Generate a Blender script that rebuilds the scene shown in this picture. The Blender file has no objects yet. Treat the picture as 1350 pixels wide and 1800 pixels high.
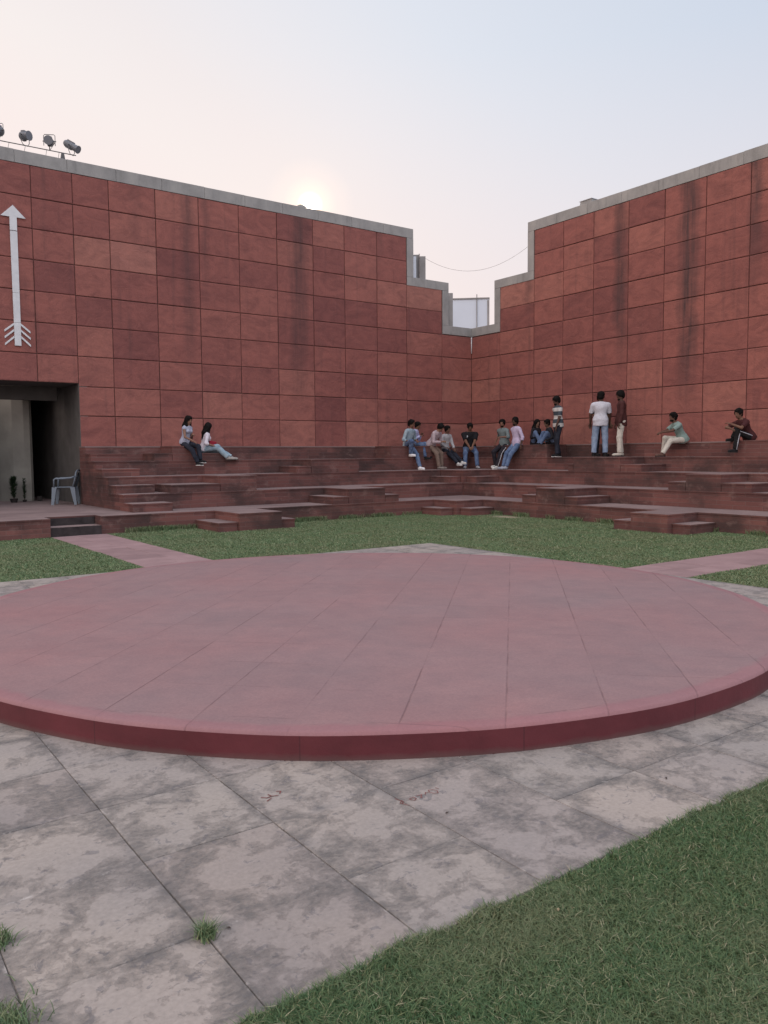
import bpy, bmesh, math, random
import numpy as np
from mathutils import Vector, Matrix
random.seed(7); np.random.seed(7)
R = math.radians
scene = bpy.context.scene
col = scene.collection
# The world frame: x = metres along the left wall from the corner, y = metres along the right wall, z up.
# ------------------------------------------------------------------ camera
CAM = Vector((18.281, 20.226, 1.50))
RIGHT = Vector((-0.810798, 0.585326, 0)); FWD = Vector((-0.585326, -0.810798, 0)); UP = Vector((0, 0, 1))
PITCH = R(4.0834); ROLL = R(-0.449)
cd = bpy.data.cameras.new('camera'); cam = bpy.data.objects.new('camera', cd); col.objects.link(cam)
cd.sensor_fit = 'VERTICAL'; cd.sensor_height = 36; cd.lens = 1402.54 / 1800 * 36
cd.clip_start = 0.05; cd.clip_end = 3000
d = FWD * math.cos(PITCH) - UP * math.sin(PITCH); upv = FWD * math.sin(PITCH) + UP * math.cos(PITCH)
c_, s_ = math.cos(ROLL), math.sin(ROLL)
rx = RIGHT * c_ + upv * s_; ux = upv * c_ - RIGHT * s_
m = Matrix((rx, ux, -d)).transposed().to_4x4(); m.translation = CAM
cam.matrix_world = m
scene.camera = cam
# ------------------------------------------------------------------ world, sun, exposure
SUN_AZ, SUN_EL = R(-5.0), R(16.95)
sd = (RIGHT * math.sin(SUN_AZ) + FWD * math.cos(SUN_AZ)) * math.cos(SUN_EL) + UP * math.sin(SUN_EL)
sd.normalize()
w = bpy.data.worlds.new('World'); scene.world = w; w.use_nodes = True
nt = w.node_tree; nt.nodes.clear()
def N(t, typ, **kw):
    n = t.nodes.new(typ)
    for k, v in kw.items():
        if k.startswith('in_'):
            key = k[3:]; key = int(key) if key.isdigit() else key.replace('_', ' ')
            n.inputs[key].default_value = v
        else: setattr(n, k, v)
    return n
def lk(t, a, b): t.links.new(a, b)
def math_(t, op, a, b=None, clamp=False):
    n = t.nodes.new('ShaderNodeMath'); n.operation = op; n.use_clamp = clamp
    for i, v in enumerate((a, b)):
        if v is None: continue
        if isinstance(v, (int, float)): n.inputs[i].default_value = v
        else: t.links.new(v, n.inputs[i])
    return n.outputs[0]
def mix_(t, fac, a, b, blend='MIX'):
    n = t.nodes.new('ShaderNodeMix'); n.data_type = 'RGBA'; n.blend_type = blend
    for i, v in ((0, fac), (6, a), (7, b)):
        if isinstance(v, (int, float)): n.inputs[i].default_value = v
        elif isinstance(v, tuple): n.inputs[i].default_value = v if len(v) == 4 else v + (1,)
        else: t.links.new(v, n.inputs[i])
    return n.outputs[2]
def ramp_(t, fac, stops, interp='LINEAR'):
    n = t.nodes.new('ShaderNodeValToRGB'); cr = n.color_ramp; cr.interpolation = interp
    while len(cr.elements) < len(stops): cr.elements.new(0.5)
    for e, (p, c) in zip(cr.elements, stops):
        e.position = p; e.color = c if len(c) == 4 else tuple(c) + (1,)
    t.links.new(fac, n.inputs[0]); return n.outputs[0]
geo = N(nt, 'ShaderNodeTexCoord')
dot = N(nt, 'ShaderNodeVectorMath', operation='DOT_PRODUCT'); lk(nt, geo.outputs['Generated'], dot.inputs[0]); dot.inputs[1].default_value = sd
nrm = N(nt, 'ShaderNodeSeparateXYZ'); lk(nt, geo.outputs['Generated'], nrm.inputs[0])
cosang = dot.outputs['Value']
ang = math_(nt, 'DIVIDE', math_(nt, 'ARCCOSINE', math_(nt, 'MINIMUM', cosang, 1.0)), math.pi)      # 0 at the sun, 1 opposite
# dusty evening sky: warm and pale low on the left, bluer up and to the right, the unseen part behind and overhead brightened as added fill
nd = RIGHT * .6 + UP * .8
dot2 = N(nt, 'ShaderNodeVectorMath', operation='DOT_PRODUCT'); lk(nt, geo.outputs['Generated'], dot2.inputs[0]); dot2.inputs[1].default_value = nd
sv = math_(nt, 'MULTIPLY', math_(nt, 'ADD', dot2.outputs['Value'], 1.0), .5)
haze = ramp_(nt, sv, [(0.0, (.98, .82, .76)), (0.50, (1.0, .875, .84)), (0.565, (.93, .865, .85)), (0.60, (.885, .83, .835)), (0.645, (.82, .81, .855)), (0.70, (.735, .775, .86)), (0.80, (.62, .69, .81)), (1.0, (.56, .63, .76))])
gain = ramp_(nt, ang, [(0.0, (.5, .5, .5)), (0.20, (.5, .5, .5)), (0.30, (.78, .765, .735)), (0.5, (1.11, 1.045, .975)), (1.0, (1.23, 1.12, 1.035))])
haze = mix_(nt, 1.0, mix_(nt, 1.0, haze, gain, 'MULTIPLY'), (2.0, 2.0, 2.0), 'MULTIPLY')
low = math_(nt, 'SUBTRACT', 1.0, math_(nt, 'MULTIPLY', math_(nt, 'ABSOLUTE', nrm.outputs[2]), 2.3), True)
haze2 = mix_(nt, math_(nt, 'MULTIPLY', low, 0.9), haze, (.91, .765, .755))
sky = N(nt, 'ShaderNodeTexSky', sky_type='NISHITA', sun_disc=False, sun_elevation=SUN_EL, sun_rotation=math.atan2(sd.x, sd.y), dust_density=4.0, air_density=1.2)
bg1 = N(nt, 'ShaderNodeBackground'); lk(nt, sky.outputs[0], bg1.inputs[0]); bg1.inputs[1].default_value = 0.0008
# hazy aureole and the veiled disc of the low sun
disc = ramp_(nt, math_(nt, 'MULTIPLY', ang, 180 / 6.0), [(0.0, (1, 1, 1)), (0.055, (1, 1, 1)), (0.085, (.11, .080, .042)), (0.15, (.022, .014, .007)), (0.30, (.006, .004, .002)), (0.5, (.0006, .0005, .0003)), (1.0, (0, 0, 0))])
sunc = mix_(nt, 1.0, disc, (14.0, 12.0, 9.5), 'MULTIPLY')
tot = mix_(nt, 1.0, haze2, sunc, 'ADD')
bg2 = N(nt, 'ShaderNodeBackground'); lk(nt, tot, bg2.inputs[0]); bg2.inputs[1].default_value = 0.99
add = N(nt, 'ShaderNodeAddShader'); lk(nt, bg1.outputs[0], add.inputs[0]); lk(nt, bg2.outputs[0], add.inputs[1])
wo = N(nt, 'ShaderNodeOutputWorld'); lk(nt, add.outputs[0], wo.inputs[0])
sl = bpy.data.lights.new('sun', 'SUN'); sl.energy = 0.6; sl.angle = R(0.6); sl.color = (1.0, .80, .60)
so = bpy.data.objects.new('sun', sl); col.objects.link(so); so.location = CAM + sd * 60
so.rotation_euler = sd.to_track_quat('Z', 'Y').to_euler()
scene.view_settings.view_transform = 'Standard'; scene.view_settings.look = 'None'
scene.view_settings.exposure = 0.0; scene.view_settings.gamma = 1.0
scene.render.engine = 'CYCLES'
# ------------------------------------------------------------------ helpers
def link(o, parent=None):
    col.objects.link(o)
    if parent is not None: o.parent = parent
    return o
def empty(name, loc=(0, 0, 0), rz=0.0):
    o = bpy.data.objects.new(name, None); o.location = loc; o.rotation_euler = (0, 0, rz); o.empty_display_size = .1
    return link(o)
def tag(o, label=None, cat=None, group=None, kind=None):
    if label: o['label'] = label
    if cat: o['category'] = cat
    if group: o['group'] = group
    if kind: o['kind'] = kind
    return o
class MB:
    def __init__(s): s.v = []; s.f = []; s.m = []
    def poly(s, pts, mi=0):
        i = len(s.v); s.v += [tuple(p) for p in pts]; s.f.append(tuple(range(i, i + len(pts)))); s.m.append(mi)
    def box(s, x0, x1, y0, y1, z0, z1, mi=0, skip='', top=None):
        if x0 > x1: x0, x1 = x1, x0
        if y0 > y1: y0, y1 = y1, y0
        i = len(s.v)
        s.v += [(x0, y0, z0), (x1, y0, z0), (x1, y1, z0), (x0, y1, z0), (x0, y0, z1), (x1, y0, z1), (x1, y1, z1), (x0, y1, z1)]
        F = {'b': (0, 3, 2, 1), 't': (4, 5, 6, 7), 'y': (0, 1, 5, 4), 'X': (1, 2, 6, 5), 'Y': (2, 3, 7, 6), 'x': (3, 0, 4, 7)}
        for k, q in F.items():
            if k in skip: continue
            s.f.append(tuple(i + j for j in q)); s.m.append(top if (k == 't' and top is not None) else mi)
    def obox(s, c, ax, ay, az, mi=0):
        """box from centre and three half-axis vectors"""
        i = len(s.v); c = Vector(c); ax, ay, az = Vector(ax), Vector(ay), Vector(az)
        for sz in (-1, 1):
            for sx, sy in ((-1, -1), (1, -1), (1, 1), (-1, 1)):
                s.v.append(tuple(c + ax * sx + ay * sy + az * sz))
        for q in ((0, 3, 2, 1), (4, 5, 6, 7), (0, 1, 5, 4), (1, 2, 6, 5), (2, 3, 7, 6), (3, 0, 4, 7)):
            s.f.append(tuple(i + j for j in q)); s.m.append(mi)
    def tube(s, pts, rad, n=8, mi=0, caps=True):
        pts = [Vector(p) for p in pts]
        if isinstance(rad, (int, float)): rad = [rad] * len(pts)
        i0 = len(s.v); prev = None
        for k, p in enumerate(pts):
            t = (pts[min(k + 1, len(pts) - 1)] - pts[max(k - 1, 0)]).normalized()
            if prev is None:
                a = t.cross(Vector((0, 0, 1)))
                if a.length < .1: a = t.cross(Vector((1, 0, 0)))
            else: a = prev - t * prev.dot(t)
            a.normalize(); b = t.cross(a); prev = a
            for j in range(n):
                th = 2 * math.pi * j / n
                s.v.append(tuple(p + (a * math.cos(th) + b * math.sin(th)) * rad[k]))
        for k in range(len(pts) - 1):
            for j in range(n):
                a = i0 + k * n + j; b = i0 + k * n + (j + 1) % n
                s.f.append((a, b, b + n, a + n)); s.m.append(mi)
        if caps:
            s.f.append(tuple(i0 + j for j in reversed(range(n)))); s.m.append(mi)
            e = i0 + (len(pts) - 1) * n; s.f.append(tuple(e + j for j in range(n))); s.m.append(mi)
    def build(s, name, mats, parent=None, smooth=False, bevel=0):
        me = bpy.data.meshes.new(name); me.from_pydata(s.v, [], s.f)
        if not isinstance(mats, (list, tuple)): mats = [mats]
        for mm in mats: me.materials.append(mm)
        me.polygons.foreach_set('material_index', s.m)
        if smooth: me.polygons.foreach_set('use_smooth', [True] * len(s.f))
        me.update()
        o = bpy.data.objects.new(name, me); link(o, parent)
        if bevel:
            b = o.modifiers.new('bevel', 'BEVEL'); b.width = bevel; b.segments = 2; b.limit_method = 'ANGLE'
        return o
# ------------------------------------------------------------------ materials
def newmat(name, rough=.85, spec=.3):
    mt = bpy.data.materials.new(name); mt.use_nodes = True
    t = mt.node_tree; b = t.nodes['Principled BSDF']; b.inputs['Roughness'].default_value = rough
    b.inputs['Specular IOR Level'].default_value = spec
    return mt, t, b
def noise(t, vec, scale, detail=4, rough=.55, dist=0.0):
    n = N(t, 'ShaderNodeTexNoise'); n.inputs['Scale'].default_value = scale; n.inputs['Detail'].default_value = detail
    n.inputs['Roughness'].default_value = rough; n.inputs['Distortion'].default_value = dist
    if vec is not None: lk(t, vec, n.inputs['Vector'])
    return n.outputs['Fac']
def objco(t): return N(t, 'ShaderNodeTexCoord').outputs['Object']
def mapping(t, vec, scale=(1, 1, 1), rot=(0, 0, 0), loc=(0, 0, 0)):
    n = N(t, 'ShaderNodeMapping'); n.inputs['Scale'].default_value = scale; n.inputs['Rotation'].default_value = rot; n.inputs['Location'].default_value = loc
    lk(t, vec, n.inputs['Vector']); return n.outputs[0]
def bump(t, b, h, strength=.3, dist=.01):
    n = N(t, 'ShaderNodeBump'); n.inputs['Strength'].default_value = strength; n.inputs['Distance'].default_value = dist
    lk(t, h, n.inputs['Height']); lk(t, n.outputs[0], b.inputs['Normal'])
def plain(name, c, rough=.7, spec=.3, var=.15, scale=12, metal=0.0):
    mt, t, b = newmat(name, rough, spec); o = objco(t)
    n = noise(t, o, scale, 4)
    f = ramp_(t, n, [(.3, tuple(x * (1 - var) for x in c)), (.7, tuple(min(1, x * (1 + var)) for x in c))])
    lk(t, f, b.inputs['Base Color']); b.inputs['Metallic'].default_value = metal
    return mt
def island(t): return N(t, 'ShaderNodeNewGeometry').outputs['Random Per Island']
# red sandstone cladding (local x runs along the wall, z up)
def mat_cladding(name, streaks, axis=0):
    mt, t, b = newmat(name, .8, .25); o = objco(t); r = island(t)
    base = ramp_(t, r, [(0.0, (.200, .074, .069)), (.2, (.236, .088, .079)), (.55, (.266, .100, .087)), (.85, (.300, .120, .101)), (.95, (.33, .146, .120)), (1.0, (.27, .112, .103))])
    comb = N(t, 'ShaderNodeCombineXYZ'); lk(t, math_(t, 'MULTIPLY', r, 37.0), comb.inputs[1])
    va = N(t, 'ShaderNodeVectorMath', operation='ADD'); lk(t, o, va.inputs[0]); lk(t, comb.outputs[0], va.inputs[1])
    p = va.outputs[0]
    n1 = noise(t, mapping(t, p, (1.0, 1.0, 1.8)), 1.5, 8, .66, 1.4)
    c1 = mix_(t, 1.0, base, ramp_(t, n1, [(.3, (.72, .72, .76)), (.55, (1.0, 1.0, 1.0)), (.8, (1.22, 1.18, 1.15))]), 'MULTIPLY')
    n2 = noise(t, p, 45, 4, .6)
    c2 = mix_(t, 1.0, c1, ramp_(t, n2, [(.3, (.9, .9, .9)), (.7, (1.08, 1.08, 1.08))]), 'MULTIPLY')
    sx = N(t, 'ShaderNodeSeparateXYZ'); lk(t, o, sx.inputs[0])
    # rain streaks run down from the coping
    tot = None
    wob = math_(t, 'MULTIPLY', math_(t, 'SUBTRACT', noise(t, mapping(t, o, (.1, .1, 1.1)), 1.0, 3), .5), .5)
    for (x0, wd, st, zb) in streaks:
        dx = math_(t, 'ABSOLUTE', math_(t, 'SUBTRACT', math_(t, 'ADD', sx.outputs[axis], wob), x0))
        g = math_(t, 'SUBTRACT', 1.0, math_(t, 'DIVIDE', dx, wd), True)
        g = math_(t, 'POWER', g, .7)
        fz = math_(t, 'MULTIPLY', math_(t, 'SUBTRACT', sx.outputs[2], zb), .5, True)
        g = math_(t, 'MULTIPLY', math_(t, 'MULTIPLY', g, fz), st)
        tot = g if tot is None else math_(t, 'MAXIMUM', tot, g)
    brk = ramp_(t, noise(t, mapping(t, o, (9, 9, .55)), 1.0, 5, .65), [(.34, (.45, .45, .45)), (.58, (1, 1, 1))])
    fine = ramp_(t, noise(t, mapping(t, o, (5, 5, .25), loc=(3, 0, 9)), 1.0, 5, .6), [(.56, (0, 0, 0)), (.80, (.45, .45, .45))])
    tot = math_(t, 'MAXIMUM', math_(t, 'MULTIPLY', tot, brk), fine)
    c3 = mix_(t, tot, c2, (.070, .042, .044))
    chip = ramp_(t, noise(t, mapping(t, o, (1, 1, 2.2), loc=(4, 2, 8)), 7, 6, .8), [(.775, (0, 0, 0)), (.79, (.6, .6, .6))])
    c3 = mix_(t, chip, c3, (.42, .33, .30))
    lk(t, c3, b.inputs['Base Color'])
    h = math_(t, 'ADD', math_(t, 'MULTIPLY', noise(t, p, 3.2, 6, .62, 1.5), 1.0), math_(t, 'MULTIPLY', noise(t, p, 30, 5, .6), .12))
    bump(t, b, h, .55, .035)
    return mt
M = {}
M['clad_L'] = mat_cladding('sandstone_cladding_left', [(9.95, .22, .55, 3.2), (6.62, .34, .75, 2.6), (9.45, .12, .45, 5.0), (11.3, .2, .3, 6.0), (3.85, .15, .35, 6.0)])
M['clad_R'] = mat_cladding('sandstone_cladding_right', [(6.05, .26, .95, 3.6), (8.12, .33, 1.0, 2.2), (9.85, .2, .8, 4.8), (2.62, .2, .6, 5.2), (5.2, .14, .4, 6.8), (11.8, .25, .7, 4.0)], 1)
M['joint'] = plain('dark_joint', (.11, .055, .05), .95)
mt, t, b = newmat('concrete_coping', .9, .2); o = objco(t)
n1 = noise(t, mapping(t, o, (1, 1, .6)), 2.0, 6, .65)
c = ramp_(t, n1, [(.25, (.21, .21, .21)), (.5, (.295, .295, .295)), (.75, (.36, .355, .345))])
dk = ramp_(t, noise(t, mapping(t, o, (6, 6, .9)), 1.0, 5, .7), [(.55, (0, 0, 0)), (.85, (.6, .6, .6))])
c = mix_(t, dk, c, (.10, .10, .105)); lk(t, c, b.inputs['Base Color']); bump(t, b, noise(t, o, 25, 5), .35, .01); M['coping'] = mt
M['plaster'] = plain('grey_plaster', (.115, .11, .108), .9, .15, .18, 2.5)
M['court_plaster'] = plain('pale_plaster', (.34, .33, .30), .9, .15, .15, 1.8)
M['white_paint'] = plain('white_enamel', (.60, .62, .66), .6, .3, .07, 9)
# masonry of the steps
def mat_riser():
    mt, t, b = newmat('red_step_masonry', .88, .2); o = objco(t)
    sx = N(t, 'ShaderNodeSeparateXYZ'); lk(t, o, sx.inputs[0])
    cb = N(t, 'ShaderNodeCombineXYZ'); lk(t, math_(t, 'ADD', sx.outputs[0], sx.outputs[1]), cb.inputs[0]); lk(t, sx.outputs[2], cb.inputs[1])
    br = N(t, 'ShaderNodeTexBrick'); lk(t, cb.outputs[0], br.inputs['Vector'])
    br.offset = .43; br.squash = 1.0
    for k, v in (('Scale', 1.0), ('Mortar Size', .0035), ('Mortar Smooth', .3), ('Bias', -.1), ('Brick Width', .62), ('Row Height', .088)): br.inputs[k].default_value = v
    br.inputs['Color1'].default_value = (.120, .058, .055, 1); br.inputs['Color2'].default_value = (.175, .080, .073, 1); br.inputs['Mortar'].default_value = (.16, .12, .115, 1)
    br2 = N(t, 'ShaderNodeTexBrick'); lk(t, mapping(t, cb.outputs[0], loc=(.31, 0, 0)), br2.inputs['Vector'])
    for k, v in (('Scale', 1.0), ('Mortar Size', 0.0), ('Brick Width', 1.24), ('Row Height', .176)): br2.inputs[k].default_value = v
    br2.inputs['Color1'].default_value = (.78, .78, .8, 1); br2.inputs['Color2'].default_value = (1.25, 1.2, 1.18, 1)
    c = mix_(t, 1.0, br.outputs['Color'], br2.outputs['Color'], 'MULTIPLY')
    g = noise(t, mapping(t, o, (1, 1, 1.5)), .9, 5, .62)
    c = mix_(t, ramp_(t, g, [(.44, (0, 0, 0)), (.64, (.75, .75, .75))]), c, (.045, .034, .034))
    pl = noise(t, mapping(t, o, (2.2, 2.2, 3.5), loc=(5, 1, 2)), 1.2, 6, .7)
    c = mix_(t, ramp_(t, pl, [(.56, (0, 0, 0)), (.76, (.6, .6, .6))]), c, (.25, .165, .152))
    lk(t, c, b.inputs['Base Color'])
    h = math_(t, 'ADD', math_(t, 'MULTIPLY', noise(t, o, 14, 6, .6), .5), math_(t, 'MULTIPLY', br.outputs['Fac'], -.6))
    bump(t, b, h, .5, .02); return mt
M['riser'] = mat_riser(); M['black_stone'] = plain('blackened_step_stone', (.040, .034, .036), .85, .2, .35, 6)
mt, t, b = newmat('worn_tread_slab', .9, .2); o = objco(t)
c = ramp_(t, noise(t, o, 1.1, 6, .6), [(.3, (.165, .120, .118)), (.55, (.225, .165, .162)), (.8, (.275, .205, .20))])
c = mix_(t, ramp_(t, noise(t, o, 6, 5, .65), [(.55, (0, 0, 0)), (.8, (.5, .5, .5))]), c, (.12, .095, .095))
lk(t, c, b.inputs['Base Color']); bump(t, b, noise(t, o, 20, 5), .3, .008); M['tread'] = mt
# pavement of grey-pink flags
def mat_flags():
    mt, t, b = newmat('grey_sandstone_flags', .85, .25); o = objco(t); r = island(t)
    comb = N(t, 'ShaderNodeCombineXYZ'); lk(t, math_(t, 'MULTIPLY', r, 23.0), comb.inputs[2])
    va = N(t, 'ShaderNodeVectorMath', operation='ADD'); lk(t, o, va.inputs[0]); lk(t, comb.outputs[0], va.inputs[1])
    p = va.outputs[0]
    base = ramp_(t, r, [(0, (.275, .243, .230)), (.35, (.315, .276, .260)), (.65, (.295, .268, .252)), (1, (.335, .294, .270))])
    big = noise(t, p, 1.3, 4, .5)
    c = mix_(t, 1.0, base, ramp_(t, big, [(.3, (.88, .88, .9)), (.7, (1.12, 1.08, 1.04))]), 'MULTIPLY')
    st = noise(t, p, 5.2, 13, .73, .25)
    st2 = noise(t, o, 2.3, 5, .6)
    s3 = N(t, 'ShaderNodeSeparateXYZ'); lk(t, o, s3.inputs[0])
    def jd(v, x0, per):
        x = math_(t, 'FRACT', math_(t, 'DIVIDE', math_(t, 'ADD', v, per * 60 - x0), per)); return math_(t, 'MULTIPLY', math_(t, 'MINIMUM', x, math_(t, 'SUBTRACT', 1.0, x)), per)
    jm = math_(t, 'MINIMUM', jd(s3.outputs[0], 17.34, .539), jd(s3.outputs[1], 17.935, .552))
    prox = math_(t, 'MULTIPLY', math_(t, 'SUBTRACT', 1.0, math_(t, 'DIVIDE', jm, .17), True), .085)
    st = math_(t, 'SUBTRACT', math_(t, 'ADD', st, prox), .035)
    m1 = ramp_(t, math_(t, 'ADD', st, math_(t, 'MULTIPLY', st2, .35)), [(.655, (0, 0, 0)), (.70, (.26, .26, .26)), (.75, (.60, .60, .60)), (.82, (.85, .85, .85))])
    m1 = math_(t, 'MULTIPLY', m1, ramp_(t, noise(t, mapping(t, o, (1, 1.6, 1)), 26, 10, .72), [(.36, (.25, .25, .25)), (.58, (1, 1, 1))]))
    c = mix_(t, m1, c, (.132, .125, .124))
    m2 = ramp_(t, noise(t, mapping(t, p, loc=(9, 4, 0)), 13, 10, .68, .6), [(.60, (0, 0, 0)), (.625, (.6, .6, .6))])
    c = mix_(t, m2, c, (.15, .14, .148))
    m3 = ramp_(t, noise(t, mapping(t, p, loc=(1, 14, 3)), 5, 6, .7), [(.68, (0, 0, 0)), (.74, (.35, .35, .35))])
    c = mix_(t, m3, c, (.28, .13, .12))
    m4 = ramp_(t, noise(t, o, 60, 4, .7), [(.3, (.88, .88, .88)), (.7, (1.1, 1.1, 1.1))])
    c = mix_(t, 1.0, c, m4, 'MULTIPLY')
    nj = noise(t, o, 9, 8, .7)
    near = math_(t, 'SUBTRACT', 1.0, math_(t, 'DIVIDE', jm, math_(t, 'MULTIPLY', nj, .11)), True)
    c = mix_(t, math_(t, 'MULTIPLY', near, ramp_(t, noise(t, mapping(t, o, loc=(7, 7, 0)), 4, 6, .7), [(.45, (0, 0, 0)), (.62, (.75, .75, .75))])), c, (.12, .115, .118))
    c = mix_(t, math_(t, 'MULTIPLY', math_(t, 'SUBTRACT', 1.0, math_(t, 'DIVIDE', jm, .012), True), ramp_(t, noise(t, mapping(t, o, loc=(1, 5, 0)), 14, 6, .75), [(.56, (0, 0, 0)), (.66, (.8, .8, .8))])), c, (.50, .46, .44))
    edge = ramp_(t, math_(t, 'ADD', st, math_(t, 'MULTIPLY', st2, .35)), [(.655, (0, 0, 0)), (.672, (.45, .45, .45)), (.678, (.8, .8, .8)), (.69, (0, 0, 0))])  # thin dark outline painted round flaked patches as the shadow of their edge
    c = mix_(t, math_(t, 'MULTIPLY', edge, .22), c, (.09, .085, .088))
    lk(t, c, b.inputs['Base Color'])
    h = math_(t, 'ADD', math_(t, 'MULTIPLY', m1, -.8), math_(t, 'MULTIPLY', noise(t, o, 40, 6, .65), .25))
    bump(t, b, h, .7, .012); return mt
M['flags'] = mat_flags()
M['joint_fill'] = plain('joint_dirt', (.17, .15, .14), .95, .1, .35, 20)
mt, t, b = newmat('red_path_slabs', .88, .2); o = objco(t); r = island(t)
c = ramp_(t, noise(t, o, 2.2, 6, .6), [(.3, (.235, .155, .160)), (.6, (.30, .20, .205)), (.8, (.33, .235, .235))])
c = mix_(t, 1.0, c, ramp_(t, r, [(0, (.88, .88, .88)), (1, (1.1, 1.1, 1.1))]), 'MULTIPLY')
lk(t, c, b.inputs['Base Color']); bump(t, b, noise(t, o, 25, 5), .3, .008); M['path'] = mt
# painted stage top: diagonal slabs .75 m
SC = (14.095, 14.10); SR = 3.597; SH = .151
mt, t, b = newmat('worn_stage_paint', .74, .35); o = objco(t)
q = mapping(t, o, rot=(0, 0, R(-45)))
sx = N(t, 'ShaderNodeSeparateXYZ'); lk(t, q, sx.inputs[0])
def joint(t, v, off, period, width):
    x = math_(t, 'FRACT', math_(t, 'DIVIDE', math_(t, 'ADD', v, off + period * 40), period))
    dd = math_(t, 'MINIMUM', x, math_(t, 'SUBTRACT', 1.0, x))
    return math_(t, 'SUBTRACT', 1.0, math_(t, 'DIVIDE', math_(t, 'MULTIPLY', dd, period), width), True)
wj = math_(t, 'MULTIPLY', math_(t, 'SUBTRACT', noise(t, o, 5, 4), .5), .012)
vA = math_(t, 'ADD', sx.outputs[1], wj); vB = math_(t, 'ADD', sx.outputs[0], wj)
OFFA, OFFB = -.283, .31
jA = joint(t, vA, OFFA, .53, .007)
jB = joint(t, vB, OFFB, .53, .006)
brkn = ramp_(t, noise(t, mapping(t, o, loc=(3, 3, 3)), 1.5, 5, .7), [(.42, (.12, .12, .12)), (.58, (1, 1, 1))])
brkn2 = ramp_(t, noise(t, mapping(t, o, loc=(13, 3, 3)), 1.1, 5, .7), [(.5, (.0, .0, .0)), (.6, (.8, .8, .8))])
jj = math_(t, 'MAXIMUM', math_(t, 'MULTIPLY', jA, brkn), math_(t, 'MULTIPLY', jB, brkn2))
c = ramp_(t, noise(t, mapping(t, o, loc=(0, 7, 0)), .55, 5, .55), [(.32, (.222, .150, .155)), (.55, (.246, .147, .150)), (.74, (.268, .138, .140))])
c = mix_(t, 1.0, c, ramp_(t, noise(t, o, 5, 7, .65), [(.3, (.91, .92, .94)), (.7, (1.08, 1.06, 1.05))]), 'MULTIPLY')
c = mix_(t, 1.0, c, ramp_(t, noise(t, o, 70, 6, .75), [(.3, (.86, .86, .88)), (.7, (1.12, 1.12, 1.12))]), 'MULTIPLY')
c = mix_(t, ramp_(t, noise(t, mapping(t, o, rot=(0, 0, R(20)), scale=(6, .8, 1), loc=(2, 9, 0)), 2.4, 9, .72), [(.62, (0, 0, 0)), (.80, (.4, .4, .4))]), c, (.33, .25, .26))
c = mix_(t, ramp_(t, noise(t, mapping(t, o, rot=(0, 0, R(-54)), scale=(.7, 5, 1)), 2.0, 7, .7), [(.6, (0, 0, 0)), (.8, (.22, .22, .22))]), c, (.20, .135, .155))
# rim band keeps its red paint
ln = N(t, 'ShaderNodeVectorMath', operation='LENGTH'); sxy = N(t, 'ShaderNodeVectorMath', operation='MULTIPLY'); lk(t, o, sxy.inputs[0]); sxy.inputs[1].default_value = (1, 1, 0); lk(t, sxy.outputs[0], ln.inputs[0])
rr = math_(t, 'ADD', ln.outputs['Value'], math_(t, 'MULTIPLY', math_(t, 'SUBTRACT', noise(t, o, 3.5, 6, .7), .5), .16))
rim = ramp_(t, math_(t, 'SUBTRACT', rr, SR - .125), [(.0, (0, 0, 0)), (.05, (.4, .4, .4))])
c = mix_(t, rim, c, (.27, .10, .12))
crk = math_(t, 'MULTIPLY', math_(t, 'SUBTRACT', 1.0, math_(t, 'DIVIDE', math_(t, 'ABSOLUTE', math_(t, 'SUBTRACT', ln.outputs['Value'], math_(t, 'ADD', SR - .105, wj))), .006), True), ramp_(t, noise(t, mapping(t, o, loc=(8, 2, 0)), 3.2, 5, .7), [(.50, (0, 0, 0)), (.60, (.9, .9, .9))]))
jj = math_(t, 'MAXIMUM', jj, crk)
c = mix_(t, math_(t, 'MULTIPLY', jj, .6), c, (.10, .05, .055))
wn = N(t, 'ShaderNodeTexWhiteNoise', noise_dimensions='2D'); cw = N(t, 'ShaderNodeCombineXYZ')
lk(t, math_(t, 'FLOOR', math_(t, 'DIVIDE', math_(t, 'ADD', vA, OFFA + .53 * 40), .53)), cw.inputs[0]); lk(t, math_(t, 'FLOOR', math_(t, 'DIVIDE', math_(t, 'ADD', vB, OFFB + .53 * 40), .53)), cw.inputs[1]); lk(t, cw.outputs[0], wn.inputs[0])
c = mix_(t, 1.0, c, ramp_(t, wn.outputs[0], [(0, (.965, .965, .97)), (1, (1.035, 1.03, 1.03))]), 'MULTIPLY')
fl = ramp_(t, noise(t, mapping(t, o, scale=(1, 2.2, 1), loc=(4, 4, 0)), 8, 5, .75), [(.735, (0, 0, 0)), (.76, (.55, .55, .55))])
c = mix_(t, fl, c, (.42, .33, .36))
lk(t, c, b.inputs['Base Color']); bump(t, b, math_(t, 'ADD', noise(t, o, 12, 6, .6), math_(t, 'MULTIPLY', jj, -1.5)), .35, .008); M['stage_top'] = mt
mt, t, b = newmat('maroon_stage_side', .6, .4); o = objco(t)
c = ramp_(t, noise(t, o, 3, 6, .6), [(.3, (.078, .013, .019)), (.7, (.118, .021, .029))])
sz = N(t, 'ShaderNodeSeparateXYZ'); lk(t, o, sz.inputs[0])
gr = math_(t, 'SUBTRACT', 1.0, math_(t, 'DIVIDE', sz.outputs[2], math_(t, 'MULTIPLY', noise(t, o, 4, 6, .7), .075)), True)
c = mix_(t, math_(t, 'MULTIPLY', gr, .6), c, (.10, .075, .07))
ta = math_(t, 'ARCTAN2', sz.outputs[1], sz.outputs[0])
jv = joint(t, math_(t, 'MULTIPLY', ta, SR), .22, 1.13, .006)
c = mix_(t, math_(t, 'MULTIPLY', jv, .6), c, (.03, .008, .012))
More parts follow.
